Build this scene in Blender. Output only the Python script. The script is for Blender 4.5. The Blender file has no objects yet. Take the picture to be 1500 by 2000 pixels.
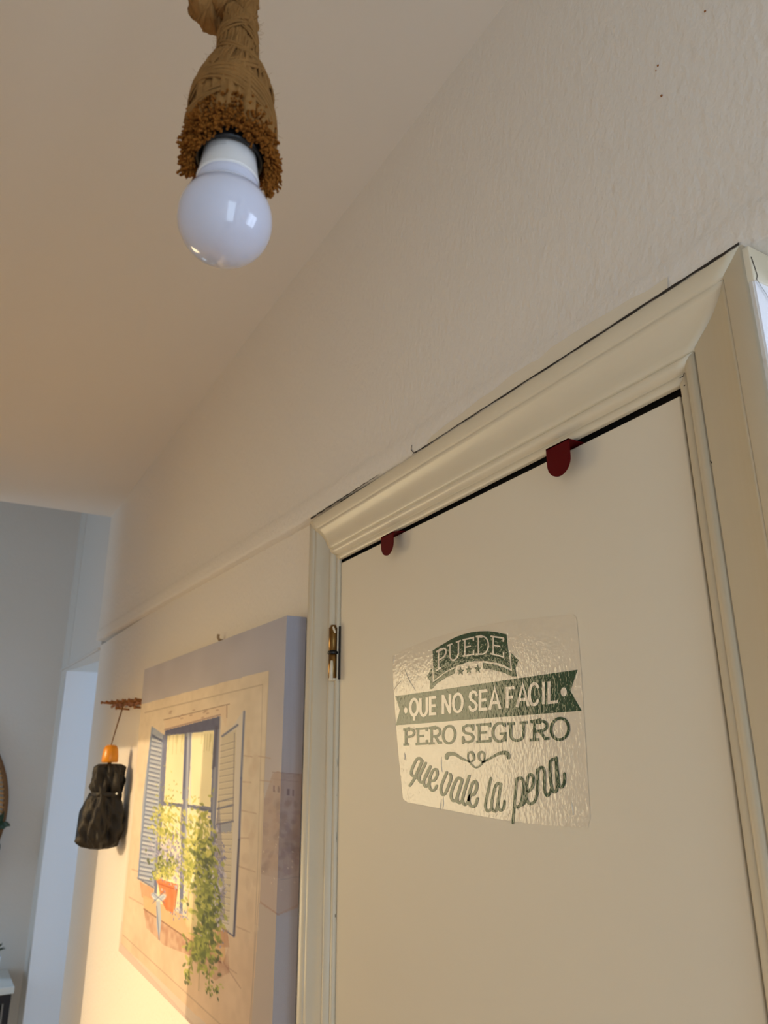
import bpy, bmesh, math, random
import numpy as np
from mathutils import Vector, Matrix

# ------------------------------------------------------------------ camera
# world frame: X runs down the corridor, the door wall lies at Y = -0.55, Z is up, eye height 1.70 m
EZ = 1.70
F = 1480.0
H = np.array([-150.0 - 750, 1488.0 - 1000, F]); H /= np.linalg.norm(H)
U = np.array([725.0 - 750, -3500.0 - 1000, F]); U -= H * U.dot(H); U /= np.linalg.norm(U)
W = np.cross(U, H); W = -W if W[0] < 0 else W
sc = bpy.context.scene
COL = sc.collection
cam_d = bpy.data.cameras.new('camera'); cam = bpy.data.objects.new('camera', cam_d); COL.objects.link(cam)
cam_d.sensor_fit = 'HORIZONTAL'; cam_d.sensor_width = 36.0; cam_d.lens = F / 1500.0 * 36.0
cam_d.clip_start = 0.01
m = Matrix(((H[0], -H[1], -H[2], 0), (-W[0], W[1], W[2], 0), (U[0], -U[1], -U[2], 0), (0, 0, 0, 1)))
cam.matrix_world = Matrix.Translation((0, 0, EZ)) @ m
cam_d.dof.use_dof = True; cam_d.dof.focus_distance = 0.85; cam_d.dof.aperture_fstop = 13
sc.camera = cam

# ------------------------------------------------------------------ light and exposure
SUN_DIR = Vector((0.05, -1.0, -0.265))
world = bpy.data.worlds.new('world'); sc.world = world; world.use_nodes = True
wn = world.node_tree; wbg = wn.nodes['Background']
sky = wn.nodes.new('ShaderNodeTexSky'); sky.sky_type = 'NISHITA'; sky.sun_disc = False
sky.sun_elevation = math.radians(14.8); sky.sun_rotation = math.radians(3.0); sky.dust_density = 3.0; sky.air_density = 1.5
wn.links.new(sky.outputs[0], wbg.inputs[0]); wbg.inputs[1].default_value = 0.13

def light(name, kind, energy, color, loc, direction, sx=1, sy=1):
    d = bpy.data.lights.new(name, kind); d.energy = energy; d.color = color
    if kind == 'AREA': d.shape = 'RECTANGLE'; d.size = sx; d.size_y = sy
    o = bpy.data.objects.new(name, d); COL.objects.link(o); o.location = loc
    o.rotation_euler = Vector(direction).to_track_quat('-Z', 'Y').to_euler()
    return o
sun = light('low_sun', 'SUN', 1.75, (1.0, 0.72, 0.42), (1.9, 3, 3), SUN_DIR); sun.data.angle = math.radians(0.9)
light('assumed_side_room_light', 'AREA', 22, (0.66, 0.80, 1.04), (-1.02, -1.9, 1.75), (1, 0.25, 0.0), 1.1, 1.2)  # lamp for assumed window light in the unseen side room
light('assumed_far_room_light', 'AREA', 13, (0.52, 0.76, 1.0), (3.4, -2.3, 1.5), (0.15, 1, 0.0), 1.0, 1.3)  # lamp for assumed blue daylight inside the far room
light('assumed_hall_left_light', 'AREA', 13, (0.60, 0.78, 1.0), (3.75, 1.85, 1.20), (0.25, -1, 0.0), 0.8, 1.0)  # lamp added before a solid wall, for daylight assumed from the left
light('fill_behind', 'AREA', 9, (0.70, 0.90, 1.12), (-1.45, 0.0, 1.5), (1, 0.0, 0.12), 0.55, 1.6)  # soft fill added behind the camera to lift the corridor
light('warm_glare_fill', 'AREA', 20, (1.0, 0.80, 0.46), (3.13, 1.00, 1.80), (-1, -0.05, 0.0), 1.05, 1.0)  # invented lamp, added for the warm glare on the sticker and warm fill
sc.view_settings.view_transform = 'Standard'; sc.view_settings.look = 'None'
sc.view_settings.gamma = 1.0; sc.view_settings.use_curve_mapping = False
sc.view_settings.exposure = 0.1
sc.cycles.use_denoising = True
sc.cycles.max_bounces = 14; sc.cycles.diffuse_bounces = 8; sc.cycles.transparent_max_bounces = 16
sc.cycles.sample_clamp_indirect = 6

# ------------------------------------------------------------------ helpers
def ray(px, py): 
    r = np.array([px - 750.0, py - 1000.0, F]); return r.dot(H), r.dot(W), r.dot(U)
def at(px, py, y):            # point of the photograph on the vertical plane Y = y (parallel to the door wall)
    a, b, c = ray(px, py); k = -y / b; return Vector((a * k, y, EZ + c * k))
def lin(c):
    c = np.asarray(c, float) / 255.0
    return np.where(c <= 0.04045, c / 12.92, ((c + 0.055) / 1.055) ** 2.4)
def mat(name, rgb, rough=0.6, metal=0.0, bump=0.0, bscale=50.0, detail=3.0, var=0.0, vscale=5.0, spec=0.5, stretch=None, sss=0.0, coat=0.0, emit=None):
    m = bpy.data.materials.new(name); m.use_nodes = True
    n = m.node_tree.nodes; l = m.node_tree.links; p = n['Principled BSDF']
    c = tuple(lin(rgb)) + (1,)
    p.inputs['Base Color'].default_value = c; p.inputs['Roughness'].default_value = rough
    p.inputs['Metallic'].default_value = metal; p.inputs['Specular IOR Level'].default_value = spec
    p.inputs['Coat Weight'].default_value = coat
    if sss: p.inputs['Subsurface Weight'].default_value = sss; p.inputs['Subsurface Radius'].default_value = (0.01, 0.01, 0.01)
    tc = n.new('ShaderNodeTexCoord'); src = tc.outputs['Object']
    if stretch:
        mp = n.new('ShaderNodeMapping'); mp.inputs['Scale'].default_value = stretch; l.new(src, mp.inputs[0]); src = mp.outputs[0]
    if bump:
        t = n.new('ShaderNodeTexNoise'); t.inputs['Scale'].default_value = bscale; t.inputs['Detail'].default_value = detail; l.new(src, t.inputs[0])
        b = n.new('ShaderNodeBump'); b.inputs['Strength'].default_value = 1.0; b.inputs['Distance'].default_value = bump
        l.new(t.outputs[0], b.inputs['Height']); l.new(b.outputs[0], p.inputs['Normal'])
    if var:
        t = n.new('ShaderNodeTexNoise'); t.inputs['Scale'].default_value = vscale; t.inputs['Detail'].default_value = 4; l.new(src, t.inputs[0])
        r = n.new('ShaderNodeMapRange'); r.inputs[3].default_value = 1 - var; r.inputs[4].default_value = 1 + var; l.new(t.outputs[0], r.inputs[0])
        mx = n.new('ShaderNodeMix'); mx.data_type = 'RGBA'; mx.blend_type = 'MULTIPLY'; mx.inputs[0].default_value = 1.0
        mx.inputs[6].default_value = c; l.new(r.outputs[0], mx.inputs[7]); l.new(mx.outputs[2], p.inputs['Base Color'])
    return m
def obj(name, bm, material, parent=None, smooth=False, recalc=True):
    me = bpy.data.meshes.new(name)
    if recalc: bmesh.ops.recalc_face_normals(bm, faces=bm.faces)
    bm.to_mesh(me); bm.free()
    if smooth: me.polygons.foreach_set('use_smooth', [True] * len(me.polygons))
    for mm in (material if isinstance(material, (list, tuple)) else [material]): me.materials.append(mm)
    o = bpy.data.objects.new(name, me); COL.objects.link(o)
    if parent: o.parent = parent
    return o
def empty(name, loc=(0, 0, 0)):
    o = bpy.data.objects.new(name, None); COL.objects.link(o); o.location = loc; o.empty_display_size = 0.05; return o
def tag(o, label, cat, group=None, kind=None):
    o['label'] = label; o['category'] = cat
    if group: o['group'] = group
    if kind: o['kind'] = kind
    return o
def struct(o, label=None):
    o['kind'] = 'structure'
    if label: o['label'] = label
    return o
def local(parent, o):          # keep world coordinates of a mesh when the parent Empty is moved off the origin
    o.location = -parent.location; return o
def box(bm, lo, hi, mi=0):
    vs = [bm.verts.new((x, y, z)) for x in (lo[0], hi[0]) for y in (lo[1], hi[1]) for z in (lo[2], hi[2])]
    for f in ((0, 1, 3, 2), (4, 6, 7, 5), (0, 4, 5, 1), (2, 3, 7, 6), (0, 2, 6, 4), (1, 5, 7, 3)):
        bm.faces.new([vs[i] for i in f]).material_index = mi
    return vs
def B(*bs):
    bm = bmesh.new()
    for lo, hi in bs:
        box(bm, [min(p) for p in zip(lo, hi)], [max(p) for p in zip(lo, hi)])
    return bm
def bevel(bm, w=0.002, seg=2):
    bmesh.ops.bevel(bm, geom=bm.edges[:], offset=w, segments=seg, affect='EDGES', profile=0.5); return bm
def hexa(bm, c8):              # eight corners: 4 of the front ring, 4 of the back ring
    v = [bm.verts.new(c) for c in c8]
    for f in ((0, 1, 2, 3), (7, 6, 5, 4), (0, 4, 5, 1), (1, 5, 6, 2), (2, 6, 7, 3), (3, 7, 4, 0)): bm.faces.new([v[i] for i in f])
def tube(bm, pts, rad, n=8, cap=True, squash=None):
    pts = [Vector(p) for p in pts]; rings = []; up = None
    for i, p in enumerate(pts):
        t = (pts[min(i + 1, len(pts) - 1)] - pts[max(i - 1, 0)]).normalized()
        if up is None:
            up = Vector((0, 0, 1)) if abs(t.z) < 0.9 else Vector((1, 0, 0))
        s = t.cross(up).normalized(); up = s.cross(t).normalized()
        r = rad(i / (len(pts) - 1)) if callable(rad) else rad
        rings.append([bm.verts.new(p + (s * math.cos(2 * math.pi * k / n) + up * math.sin(2 * math.pi * k / n)) * r) for k in range(n)])
    for a, b in zip(rings, rings[1:]):
        for k in range(n): bm.faces.new((a[k], a[(k + 1) % n], b[(k + 1) % n], b[k]))
    if cap: bm.faces.new(rings[0][::-1]); bm.faces.new(rings[-1])
def lathe(bm, prof, c, n=48, rfun=None, closed=False):
    rings = []
    for i, (r, z) in enumerate(prof):
        if r < 1e-6: rings.append([bm.verts.new((c[0], c[1], c[2] + z))]); continue
        ring = []
        for k in range(n):
            th = 2 * math.pi * k / n; rr = r * (rfun(th, z, i) if rfun else 1)
            ring.append(bm.verts.new((c[0] + rr * math.cos(th), c[1] + rr * math.sin(th), c[2] + z)))
        rings.append(ring)
    for a, b in zip(rings, rings[1:]):
        if len(a) == 1 and len(b) > 1:
            for k in range(n): bm.faces.new((a[0], b[k], b[(k + 1) % n]))
        elif len(b) == 1 and len(a) > 1:
            for k in range(n): bm.faces.new((a[k], a[(k + 1) % n], b[0]))
        else:
            for k in range(n): bm.faces.new((a[k], a[(k + 1) % n], b[(k + 1) % n], b[k]))
def catmull(P, n=6):
    P = [Vector(p) for p in P]; out = []
    for i in range(len(P) - 1):
        p0 = P[max(i - 1, 0)]; p1 = P[i]; p2 = P[i + 1]; p3 = P[min(i + 2, len(P) - 1)]
        for k in range(n):
            t = k / n
            out.append(0.5 * ((2 * p1) + (-p0 + p2) * t + (2 * p0 - 5 * p1 + 4 * p2 - p3) * t * t + (-p0 + 3 * p1 - 3 * p2 + p3) * t ** 3))
    out.append(P[-1]); return out
rng = random.Random(7)

# ------------------------------------------------------------------ materials
M = {}
M['plaster'] = mat('wall_plaster', (234, 229, 221), 0.6, bump=0.0019, bscale=115, detail=2.5, stretch=(1, 1, 0.7))
M['plaster_far'] = mat('hall_plaster_dimmed', (222, 220, 216), 0.75, bump=0.0008, bscale=60)  # greyer than the corridor plaster: weaker light put into the colour
M['ceil'] = mat('ceiling_paint', (232, 227, 219), 0.8, bump=0.0004, bscale=60)
M['white'] = mat('white_jamb_paint', (240, 240, 244), 0.55, bump=0.0003, bscale=90)
M['door'] = mat('door_gloss_cream', (228, 219, 199), 0.52, bump=0.00012, bscale=25, detail=2)
M['trim'] = mat('trim_gloss_cream', (228, 218, 194), 0.33, bump=0.00025, bscale=60, detail=2)
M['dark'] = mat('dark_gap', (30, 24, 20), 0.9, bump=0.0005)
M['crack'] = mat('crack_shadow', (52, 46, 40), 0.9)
M['floor'] = mat('wood_floor', (196, 166, 122), 0.4, var=0.25, vscale=6, stretch=(1, 12, 1))
M['brass'] = mat('worn_brass', (132, 100, 56), 0.3, metal=1.0, bump=0.0004, bscale=120, var=0.45, vscale=90)
M['black'] = mat('black_plastic', (14, 14, 18), 0.35, bump=0.0001)
M['red'] = mat('dark_red_enamel', (88, 0, 6), 0.6, spec=0.12)
M['rope'] = mat('hemp_rope', (140, 102, 58), 0.95, bump=0.0012, bscale=260, detail=4, var=0.3, vscale=90, spec=0.1)
M['fringe'] = mat('hemp_frayed', (130, 79, 28), 0.95, bump=0.0008, bscale=300, var=0.35, vscale=120, spec=0.1)
M['bulb'] = mat('opal_glass', (204, 206, 222), 0.10, sss=0.15, coat=0.6)
M['collar'] = mat('bulb_collar_plastic', (226, 224, 222), 0.35)
M['ink'] = mat('grey_print', (172, 170, 170), 0.5)
M['green'] = mat('green_vinyl', (8, 74, 50), 0.55, spec=0.2)
M['cream'] = mat('pale_lettering', (214, 200, 178), 0.5)
M['pine'] = mat('brown_peg_wood', (150, 96, 48), 0.6, var=0.3, vscale=40, bump=0.0003)
M['ochre'] = mat('ochre_handle', (216, 140, 26), 0.3, bump=0.0001)
M['cord'] = mat('brown_cord', (116, 82, 44), 0.8)
M['nylon'] = mat('black_brown_nylon', (16, 12, 11), 0.6, bump=0.004, bscale=45, detail=3)
M['wicker'] = mat('dark_wicker', (120, 84, 48), 0.7, bump=0.001, bscale=120, var=0.3, vscale=60)
M['straw'] = mat('pale_straw', (206, 160, 104), 0.7, bump=0.001, bscale=150)
M['leaf'] = mat('dark_green_leaf', (40, 66, 46), 0.5, var=0.4, vscale=40)
M['mirror'] = mat('mirror_glass', (225, 230, 235), 0.04, metal=1.0)
M['tabletop'] = mat('white_tabletop', (214, 218, 216), 0.35, bump=0.0001)
M['blackmetal'] = mat('black_table_metal', (16, 17, 26), 0.4)
M['pot'] = mat('white_ceramic_pot', (232, 238, 248), 0.25)
M['soil'] = mat('potting_soil', (48, 34, 24), 0.95, bump=0.002)
M['steel'] = mat('painted_nail', (168, 148, 120), 0.5)
M['frame'] = mat('window_frame_white', (225, 225, 225), 0.4)
M['terrace'] = mat('terrace_stone', (236, 226, 206), 0.8, var=0.15, vscale=3)
M['canvas_back'] = mat('raw_canvas', (210, 205, 195), 0.8)
def print_mat():
    m = bpy.data.materials.new('printed_canvas'); m.use_nodes = True; n = m.node_tree.nodes; l = m.node_tree.links; p = n['Principled BSDF']
    a = n.new('ShaderNodeVertexColor'); a.layer_name = 'Print'; l.new(a.outputs[0], p.inputs['Base Color']); p.inputs['Roughness'].default_value = 0.6
    t = n.new('ShaderNodeTexNoise'); t.inputs['Scale'].default_value = 900; b = n.new('ShaderNodeBump'); b.inputs['Distance'].default_value = 0.0002
    tc = n.new('ShaderNodeTexCoord'); l.new(tc.outputs['Object'], t.inputs[0]); l.new(t.outputs[0], b.inputs['Height']); l.new(b.outputs[0], p.inputs['Normal'])
    return m
M['print'] = print_mat()
def film_mat(name, rgb, coat_rough=0.035, coat=0.75):      # printed film: matt base under a bumpy clear gloss
    m = bpy.data.materials.new(name); m.use_nodes = True; n = m.node_tree.nodes; l = m.node_tree.links; p = n['Principled BSDF']
    p.inputs['Base Color'].default_value = tuple(lin(rgb)) + (1,); p.inputs['Roughness'].default_value = 0.5; p.inputs['Specular IOR Level'].default_value = 0.2
    p.inputs['Coat Weight'].default_value = coat; p.inputs['Coat Roughness'].default_value = coat_rough; p.inputs['Coat IOR'].default_value = 1.5
    tc = n.new('ShaderNodeTexCoord'); mp = n.new('ShaderNodeMapping'); mp.inputs['Scale'].default_value = (1.0, 1.0, 0.7)
    t = n.new('ShaderNodeTexNoise'); t.inputs['Scale'].default_value = 270; t.inputs['Detail'].default_value = 2.0
    t2 = n.new('ShaderNodeTexNoise'); t2.inputs['Scale'].default_value = 30; t2.inputs['Detail'].default_value = 1.5
    b = n.new('ShaderNodeBump'); b.inputs['Distance'].default_value = 0.00032; b2 = n.new('ShaderNodeBump'); b2.inputs['Distance'].default_value = 0.0003
    l.new(tc.outputs['Object'], mp.inputs[0]); l.new(mp.outputs[0], t.inputs[0]); l.new(mp.outputs[0], t2.inputs[0])
    l.new(t.outputs[0], b.inputs['Height']); l.new(t2.outputs[0], b2.inputs['Height']); l.new(b2.outputs[0], b.inputs['Normal'])
    l.new(b.outputs[0], p.inputs['Coat Normal']); return m
M['film'] = film_mat('clear_glossy_film', (228, 217, 196)); M['green'] = film_mat('green_vinyl', (4, 64, 40), coat=0.55); M['cream'] = film_mat('pale_lettering', (232, 221, 202))

# ------------------------------------------------------------------ room shell
YD, YW, YU = -0.55, -0.557, -0.543            # door leaf, lower wall, upper wall layer
XB, XE, XF = -1.5, 3.29, 4.35                 # back, end of the corridor, far wall
YL = 0.32
CE = EZ + 1.003
def rail_c(x): return EZ + 0.4085 + max(0.0, x - 0.2) * 0.006 + max(0.0, x - 1.15) * 0.0195
# upper wall: layer proud of the wall below, with a rounded painted lip along its lower edge
bm = bmesh.new()
NX = 420; prof = [(-0.60, 0.0), (-0.556, 0.0), (-0.5405, 0.0006), (-0.5385, 0.003), (-0.5378, 0.010), (-0.5376, 0.024), (-0.5382, 0.034), (-0.5405, 0.041), (-0.5425, 0.048)]
rows = []
jr = random.Random(3)
for i in range(NX + 1):
    x = XB + (XE - XB) * i / NX; z0 = rail_c(x); row = []
    j = jr.uniform(-1, 1) * 0.0009
    for (y, dz) in prof: row.append(bm.verts.new((x, y, z0 + dz + j + (jr.uniform(-1, 1) * 0.0006 if dz > 0 else 0))))
    for (y, z) in ((YU, z0 + 0.10), (YU, CE - 0.05), (YU, CE - 0.004), (YU, CE + 0.02), (YU, CE + 0.05), (YU, CE + 0.08), (-0.70, CE + 0.08)): row.append(bm.verts.new((x, y, z)))
    rows.append(row)
for a, b in zip(rows, rows[1:]):
    for k in range(len(a) - 1): bm.faces.new((a[k], b[k], b[k + 1], a[k + 1]))
bm.faces.new(rows[-1]); bm.faces.new(rows[0][::-1])
wr = struct(obj('wall_right', bm, M['plaster'], smooth=True), 'cream plastered corridor wall around the door, upper layer proud with a rounded ledge')
for p in wr.data.polygons:
    if abs(p.normal.x) > 0.9: p.use_smooth = False
top = EZ + 0.45
lowr = obj('wall_lower', B(((1.20, YW, 0), (XE - 0.012, -0.70, top)), ((1.09, YW - 0.012, 0), (1.22, -0.70, top)), ((0.33, -0.60, EZ + 0.33), (1.2, -0.70, top)), ((XB, YW, 0), (-0.62, -0.70, top)),
     ((-0.64, YW - 0.004, EZ + 0.378), (0.36, -0.70, top)), ((0.312, -0.5345, 0), (0.334, -0.70, EZ + 0.378)), ((0.33, -0.585, 0), (0.40, -0.70, top))), [M['plaster']], wr)
jm = obj('door_jamb', B(((0.3105, -0.5355, 0), (0.3125, -0.72, EZ + 0.379))), M['white'], wr); jm['label'] = 'bright white jamb of the next doorway'
# plaster filler over the jamb with its crack
bm = bmesh.new(); box(bm, (0.3095, -0.62, EZ + 0.376), (0.332, -0.5335, EZ + 0.4095)); bevel(bm, 0.0012)
fl = obj('plaster_filler', bm, M['trim'], wr, True); fl['label'] = 'cream painted filler beside the architrave corner'
def strip(bm, pts, wd, nrm, th=0.0003):      # flat ribbon along pts, standing th proud along nrm
    pts = [Vector(p) for p in pts]; nrm = Vector(nrm); L = []; R = []
    for i, p in enumerate(pts):
        t = (pts[min(i + 1, len(pts) - 1)] - pts[max(i - 1, 0)])
        if t.length < 1e-9: t = Vector((0, 0, 1))
        s = t.normalized().cross(nrm).normalized(); w = wd(i / (len(pts) - 1)) if callable(wd) else wd
        L.append(bm.verts.new(p + s * w / 2 + nrm * th)); R.append(bm.verts.new(p - s * w / 2 + nrm * th))
    for i in range(len(pts) - 1): bm.faces.new((L[i], R[i], R[i + 1], L[i + 1]))
bm = bmesh.new()
strip(bm, [(0.3094, -0.5345, EZ + 0.398), (0.3094, -0.537, EZ + 0.388), (0.3094, -0.5385, EZ + 0.381), (0.3094, -0.5365, EZ + 0.377), (0.3094, -0.541, EZ + 0.371), (0.3094, -0.546, EZ + 0.366), (0.3094, -0.551, EZ + 0.358)], lambda t: 0.0012 - 0.0006 * t, (-1, 0, 0))
c1 = obj('plaster_crack', bm, M['crack'], wr, recalc=False); c1['label'] = 'thin crack down the filler'
bm = bmesh.new()
p0 = at(805, 886, -0.5377); strip(bm, [at(805, 869, -0.5374), at(803, 878, -0.5374), at(808, 884, -0.5374), at(806, 888, -0.5374)], 0.0014, (0, 1, 0))
strip(bm, [at(808, 885, -0.5374), at(840, 868, -0.5370)], lambda t: 0.0016 * (1 - t) + 0.0004, (0, 1, 0))
obj('plaster_crack', bm, M['crack'], wr, recalc=False)
# cream paint left along the ledge and dark strips painting in the lip's shadow and gap
YK = -0.5370
bm = bmesh.new(); bp_ = [(835, 858), (846, 846), (874, 824), (900, 806), (935, 777), (962, 760), (999, 729), (1020, 716), (1035, 706), (1050, 700), (1076, 676), (1110, 654), (1158, 624), (1190, 606), (1230, 581), (1262, 566), (1304, 537)]
lo_ = [(835, 868), (846, 861), (874, 842), (900, 825), (935, 802), (962, 785), (999, 761), (1020, 747), (1035, 738), (1050, 728), (1076, 712), (1110, 690), (1158, 658), (1190, 637), (1230, 611), (1262, 590), (1304, 563)]
ups = [bm.verts.new(at(x, y + 3, YK)) for x, y in bp_]; los = [bm.verts.new(at(x, y, YK)) for x, y in lo_]
for i in range(len(ups) - 1): bm.faces.new((ups[i], ups[i + 1], los[i + 1], los[i]))
o = obj('paint_band', bm, M['door'], wr, recalc=False); o['label'] = 'cream paint overlapping the white ledge'
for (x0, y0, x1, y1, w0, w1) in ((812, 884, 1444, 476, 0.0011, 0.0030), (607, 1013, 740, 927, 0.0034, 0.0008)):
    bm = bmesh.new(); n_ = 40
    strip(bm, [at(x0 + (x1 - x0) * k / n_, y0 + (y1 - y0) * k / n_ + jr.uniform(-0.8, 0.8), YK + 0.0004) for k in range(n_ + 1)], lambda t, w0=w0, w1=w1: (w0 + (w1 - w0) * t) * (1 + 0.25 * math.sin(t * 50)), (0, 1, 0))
    obj('ledge_shadow_strip', bm, M['crack'], wr, recalc=False)
# dark open joint between the head architrave and the ledge
bm = bmesh.new()
for k in range(30):
    xa, xb = 0.316 + k * 0.0255, 0.316 + (k + 1) * 0.0255
    if 21 < k < 23: continue
    hexa(bm, [(xa, -0.541, rail_c(xa) - 0.0002), (xb, -0.541, rail_c(xb) - 0.0002), (xb, -0.541, rail_c(xb) - 0.0030 + jr.uniform(-.0006, .0006)), (xa, -0.541, rail_c(xa) - 0.0030),
              (xa, -0.56, rail_c(xa) - 0.0002), (xb, -0.56, rail_c(xb) - 0.0002), (xb, -0.56, rail_c(xb) - 0.0030), (xa, -0.56, rail_c(xa) - 0.0030)])
obj('joint_shadow_gap', bm, M['dark'], wr)
for px, py, r in ((1285, 128, .0011), (1292, 187, .0013), (1281, 138, .0007), (1377, 22, .0011)):
    bm = bmesh.new(); p = at(px, py, YU + 0.0004); bmesh.ops.create_icosphere(bm, subdivisions=2, radius=r, matrix=Matrix.Translation(p)); s = obj('paint_speck', bm, M['pine'], wr, True); s['label'] = 'tiny brown speck on the plaster'

# hall beyond the corridor
def tq(x): return EZ + 0.389 + (x - 3.279) * 0.0488      # underside of the far doorway head
bm = B(((XE - 0.012, -0.56, 0), (XE + 0.0, -0.70, top)), ((4.139, YW, 0), (XF, -0.68, EZ + 1.45)))
hexa(bm, [(XE, -0.56, tq(XE)), (4.139, -0.56, tq(4.139)), (4.139, -0.56, EZ + 1.45), (XE, -0.56, EZ + 1.45), (XE, -0.70, tq(XE)), (4.139, -0.70, tq(4.139)), (4.139, -0.70, EZ + 1.45), (XE, -0.70, EZ + 1.45)])
hr = struct(obj('wall_hall_right', bm, M['plaster_far']), 'wall of the far hall, colour greyed for its dimmer light, with an open doorway')
fj = obj('door_jamb', B(((4.131, -0.553, 0), (4.1385, -0.72, tq(4.13)))), M['white'], hr); fj['label'] = 'pale jamb of the far doorway'
bm = bmesh.new(); tube(bm, [(4.137, -0.556, 0), (4.137, -0.556, tq(4.137) - 0.002)], 0.006, 10); cb = obj('corner_bead', bm, M['white'], hr, True)
bm = bmesh.new()
hexa(bm, [(XE, -0.548, EZ + 0.443), (XF, -0.548, EZ + 0.459), (XF, -0.548, EZ + 0.449), (XE, -0.548, EZ + 0.433), (XE, -0.565, EZ + 0.443), (XF, -0.565, EZ + 0.459), (XF, -0.565, EZ + 0.449), (XE, -0.565, EZ + 0.433)])
bevel(bm, 0.002); obj('rail', bm, M['plaster_far'], hr, True)
struct(obj('wall_far', B(((XF, -0.70, 0), (XF + 0.1, 2.0, EZ + 1.45))), M['plaster_far']), 'far end wall of the hall')
struct(obj('ceiling', B(((XB, YL + 0.1, CE), (XE, -0.545, CE + 0.12))), M['ceil']), 'smooth cream corridor ceiling')
struct(obj('ceiling_hall', B(((XE, 2.0, EZ + 1.40), (XF, -0.6, EZ + 1.45)), ((XE - 0.01, 2.0, CE + 0.1), (XE, -0.6, EZ + 1.45))), M['plaster_far']), 'higher hall ceiling beyond the corridor')
struct(obj('floor', B(((XB - 3, 2.0, -0.1), (XF + 0.1, -4.2, 0))), M['floor']), 'light oak floor')
struct(obj('wall_left', B(((XB, YL, 0), (1.62, YL + 0.12, CE)), ((2.86, YL, 0), (XE, YL + 0.12, CE)), ((1.62, YL, EZ + 0.315), (2.86, YL + 0.12, CE)), ((XE - 0.12, YL + 0.12, 0), (XE, 2.0, EZ + 1.45))), M['plaster']), 'left corridor wall with the assumed sunny opening')  # opening is out of view, assumed from where the sunlight falls
struct(obj('wall_hall_left', B(((XE, 1.9, 0), (XF, 2.0, EZ + 1.45))), M['plaster_far']), 'solid left wall of the hall, behind the assumed daylight lamp')  # no window here; an added area lamp stands before the wall
struct(obj('wall_back', B(((XB - 0.1, YL + 0.1, 0), (XB, 0.27, CE)), ((XB - .1, YL, EZ + .6), (XB, -.6, CE)), ((XB - .1, YL, 0), (XB, -.6, EZ - 1.2)), ((XB - 0.1, -0.3, 0), (XB, -0.72, CE))), M['plaster']), 'wall behind with an opening at the added fill light')
# side room (behind the near doorway) and far room (behind the far doorway)
struct(obj('wall_side_room', B(((XB, -3.6, 0), (1.3, -3.5, 2.7)), ((0.40, -0.70, 0), (0.5, -3.5, 2.7)), ((XB - .1, -0.7, 0), (XB, -3.5, 2.7)), ((XB, -0.7, 2.6), (0.5, -3.5, 2.7))), M['white']), 'white room behind the near doorway')
struct(obj('wall_far_room', B(((2.4, -2.7, 0), (4.5, -2.6, 2.7)), ((2.3, -0.7, 0), (2.4, -2.7, 2.7)), ((4.143, -0.62, 0), (4.25, -2.7, 2.7)), ((2.4, -0.7, 2.6), (4.3, -2.7, 2.7))), M['white']), 'white room behind the far doorway')
# assumed window frames round the assumed daylight lamps, and an invented one round the warm fill
def window(name, cx, cy, cz, w, h, axis, label):
    bm = bmesh.new(); t = 0.05
    segs = [(-w / 2 - t, -w / 2, -h / 2 - t, h / 2 + t), (w / 2, w / 2 + t, -h / 2 - t, h / 2 + t), (-w / 2, w / 2, h / 2, h / 2 + t), (-w / 2, w / 2, -h / 2 - t, -h / 2), (-0.02, 0.02, -h / 2, h / 2)]
    for (a, b, c, d) in segs:
        if axis == 'x': box(bm, (cx - 0.02, cy + a, cz + c), (cx + 0.02, cy + b, cz + d))
        else: box(bm, (cx + a, cy - 0.02, cz + c), (cx + b, cy + 0.02, cz + d))
    return struct(obj(name, bm, M['frame']), label)
window('assumed_window_1', -0.98, -1.9, 1.75, 1.1, 1.2, 'x', 'assumed white window of the side room, out of view')  # unseen window, assumed for the bluish light from the near doorway
window('assumed_window_2', 3.4, -2.26, 1.5, 1.0, 1.3, 'y', 'assumed white window of the far room, out of view')  # unseen window, assumed for the blue light in the far doorway
window('glare_fill_frame', 3.15, 1.00, 1.80, 1.05, 1.0, 'x', 'invented frame round the added warm light, out of view')
struct(obj('assumed_door_frame', B(((1.57, YL - 0.012, 0), (1.628, YL + 0.13, EZ + 0.325)), ((2.852, YL - 0.012, 0), (2.90, YL + 0.13, EZ + 0.325)), ((1.57, YL - 0.012, EZ + 0.307), (2.90, YL + 0.13, EZ + 0.345))), M['trim']), 'cream frame of the assumed open terrace door')  # frame of the unseen opening, assumed from the sun patch
struct(obj('trim_2', B(((1.3, YL + 0.12, -0.15), (3.17, 6.5, -0.02))), M['terrace']), 'pale stone terrace outside')

# ------------------------------------------------------------------ door, lining, architrave
door = struct(empty('door_1', (0.75, YD, 0)), 'flat cream painted door with sticker and red hooks')
DL, DR = 1.092, 0.4075; DTL, DTR = EZ + 0.3105, EZ + 0.3165
bm = bmesh.new()
hexa(bm, [(DR, YD, DTR), (DL, YD, DTL), (DL, YD, 0.01), (DR, YD, 0.01), (DR, YD - 0.035, DTR), (DL, YD - 0.035, DTL), (DL, YD - 0.035, 0.01), (DR, YD - 0.035, 0.01)])
bmesh.ops.bevel(bm, geom=bm.edges[:], offset=0.0016, segments=3, affect='EDGES', profile=0.5)
local(door, obj('door_leaf', bm, M['door'], door))
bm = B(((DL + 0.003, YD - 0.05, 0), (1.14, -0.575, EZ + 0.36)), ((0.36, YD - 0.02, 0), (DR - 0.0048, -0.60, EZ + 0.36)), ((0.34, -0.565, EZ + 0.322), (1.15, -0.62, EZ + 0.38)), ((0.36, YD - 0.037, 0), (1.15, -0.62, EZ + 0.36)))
local(door, obj('door_lining', bm, M['dark'], door))
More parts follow.
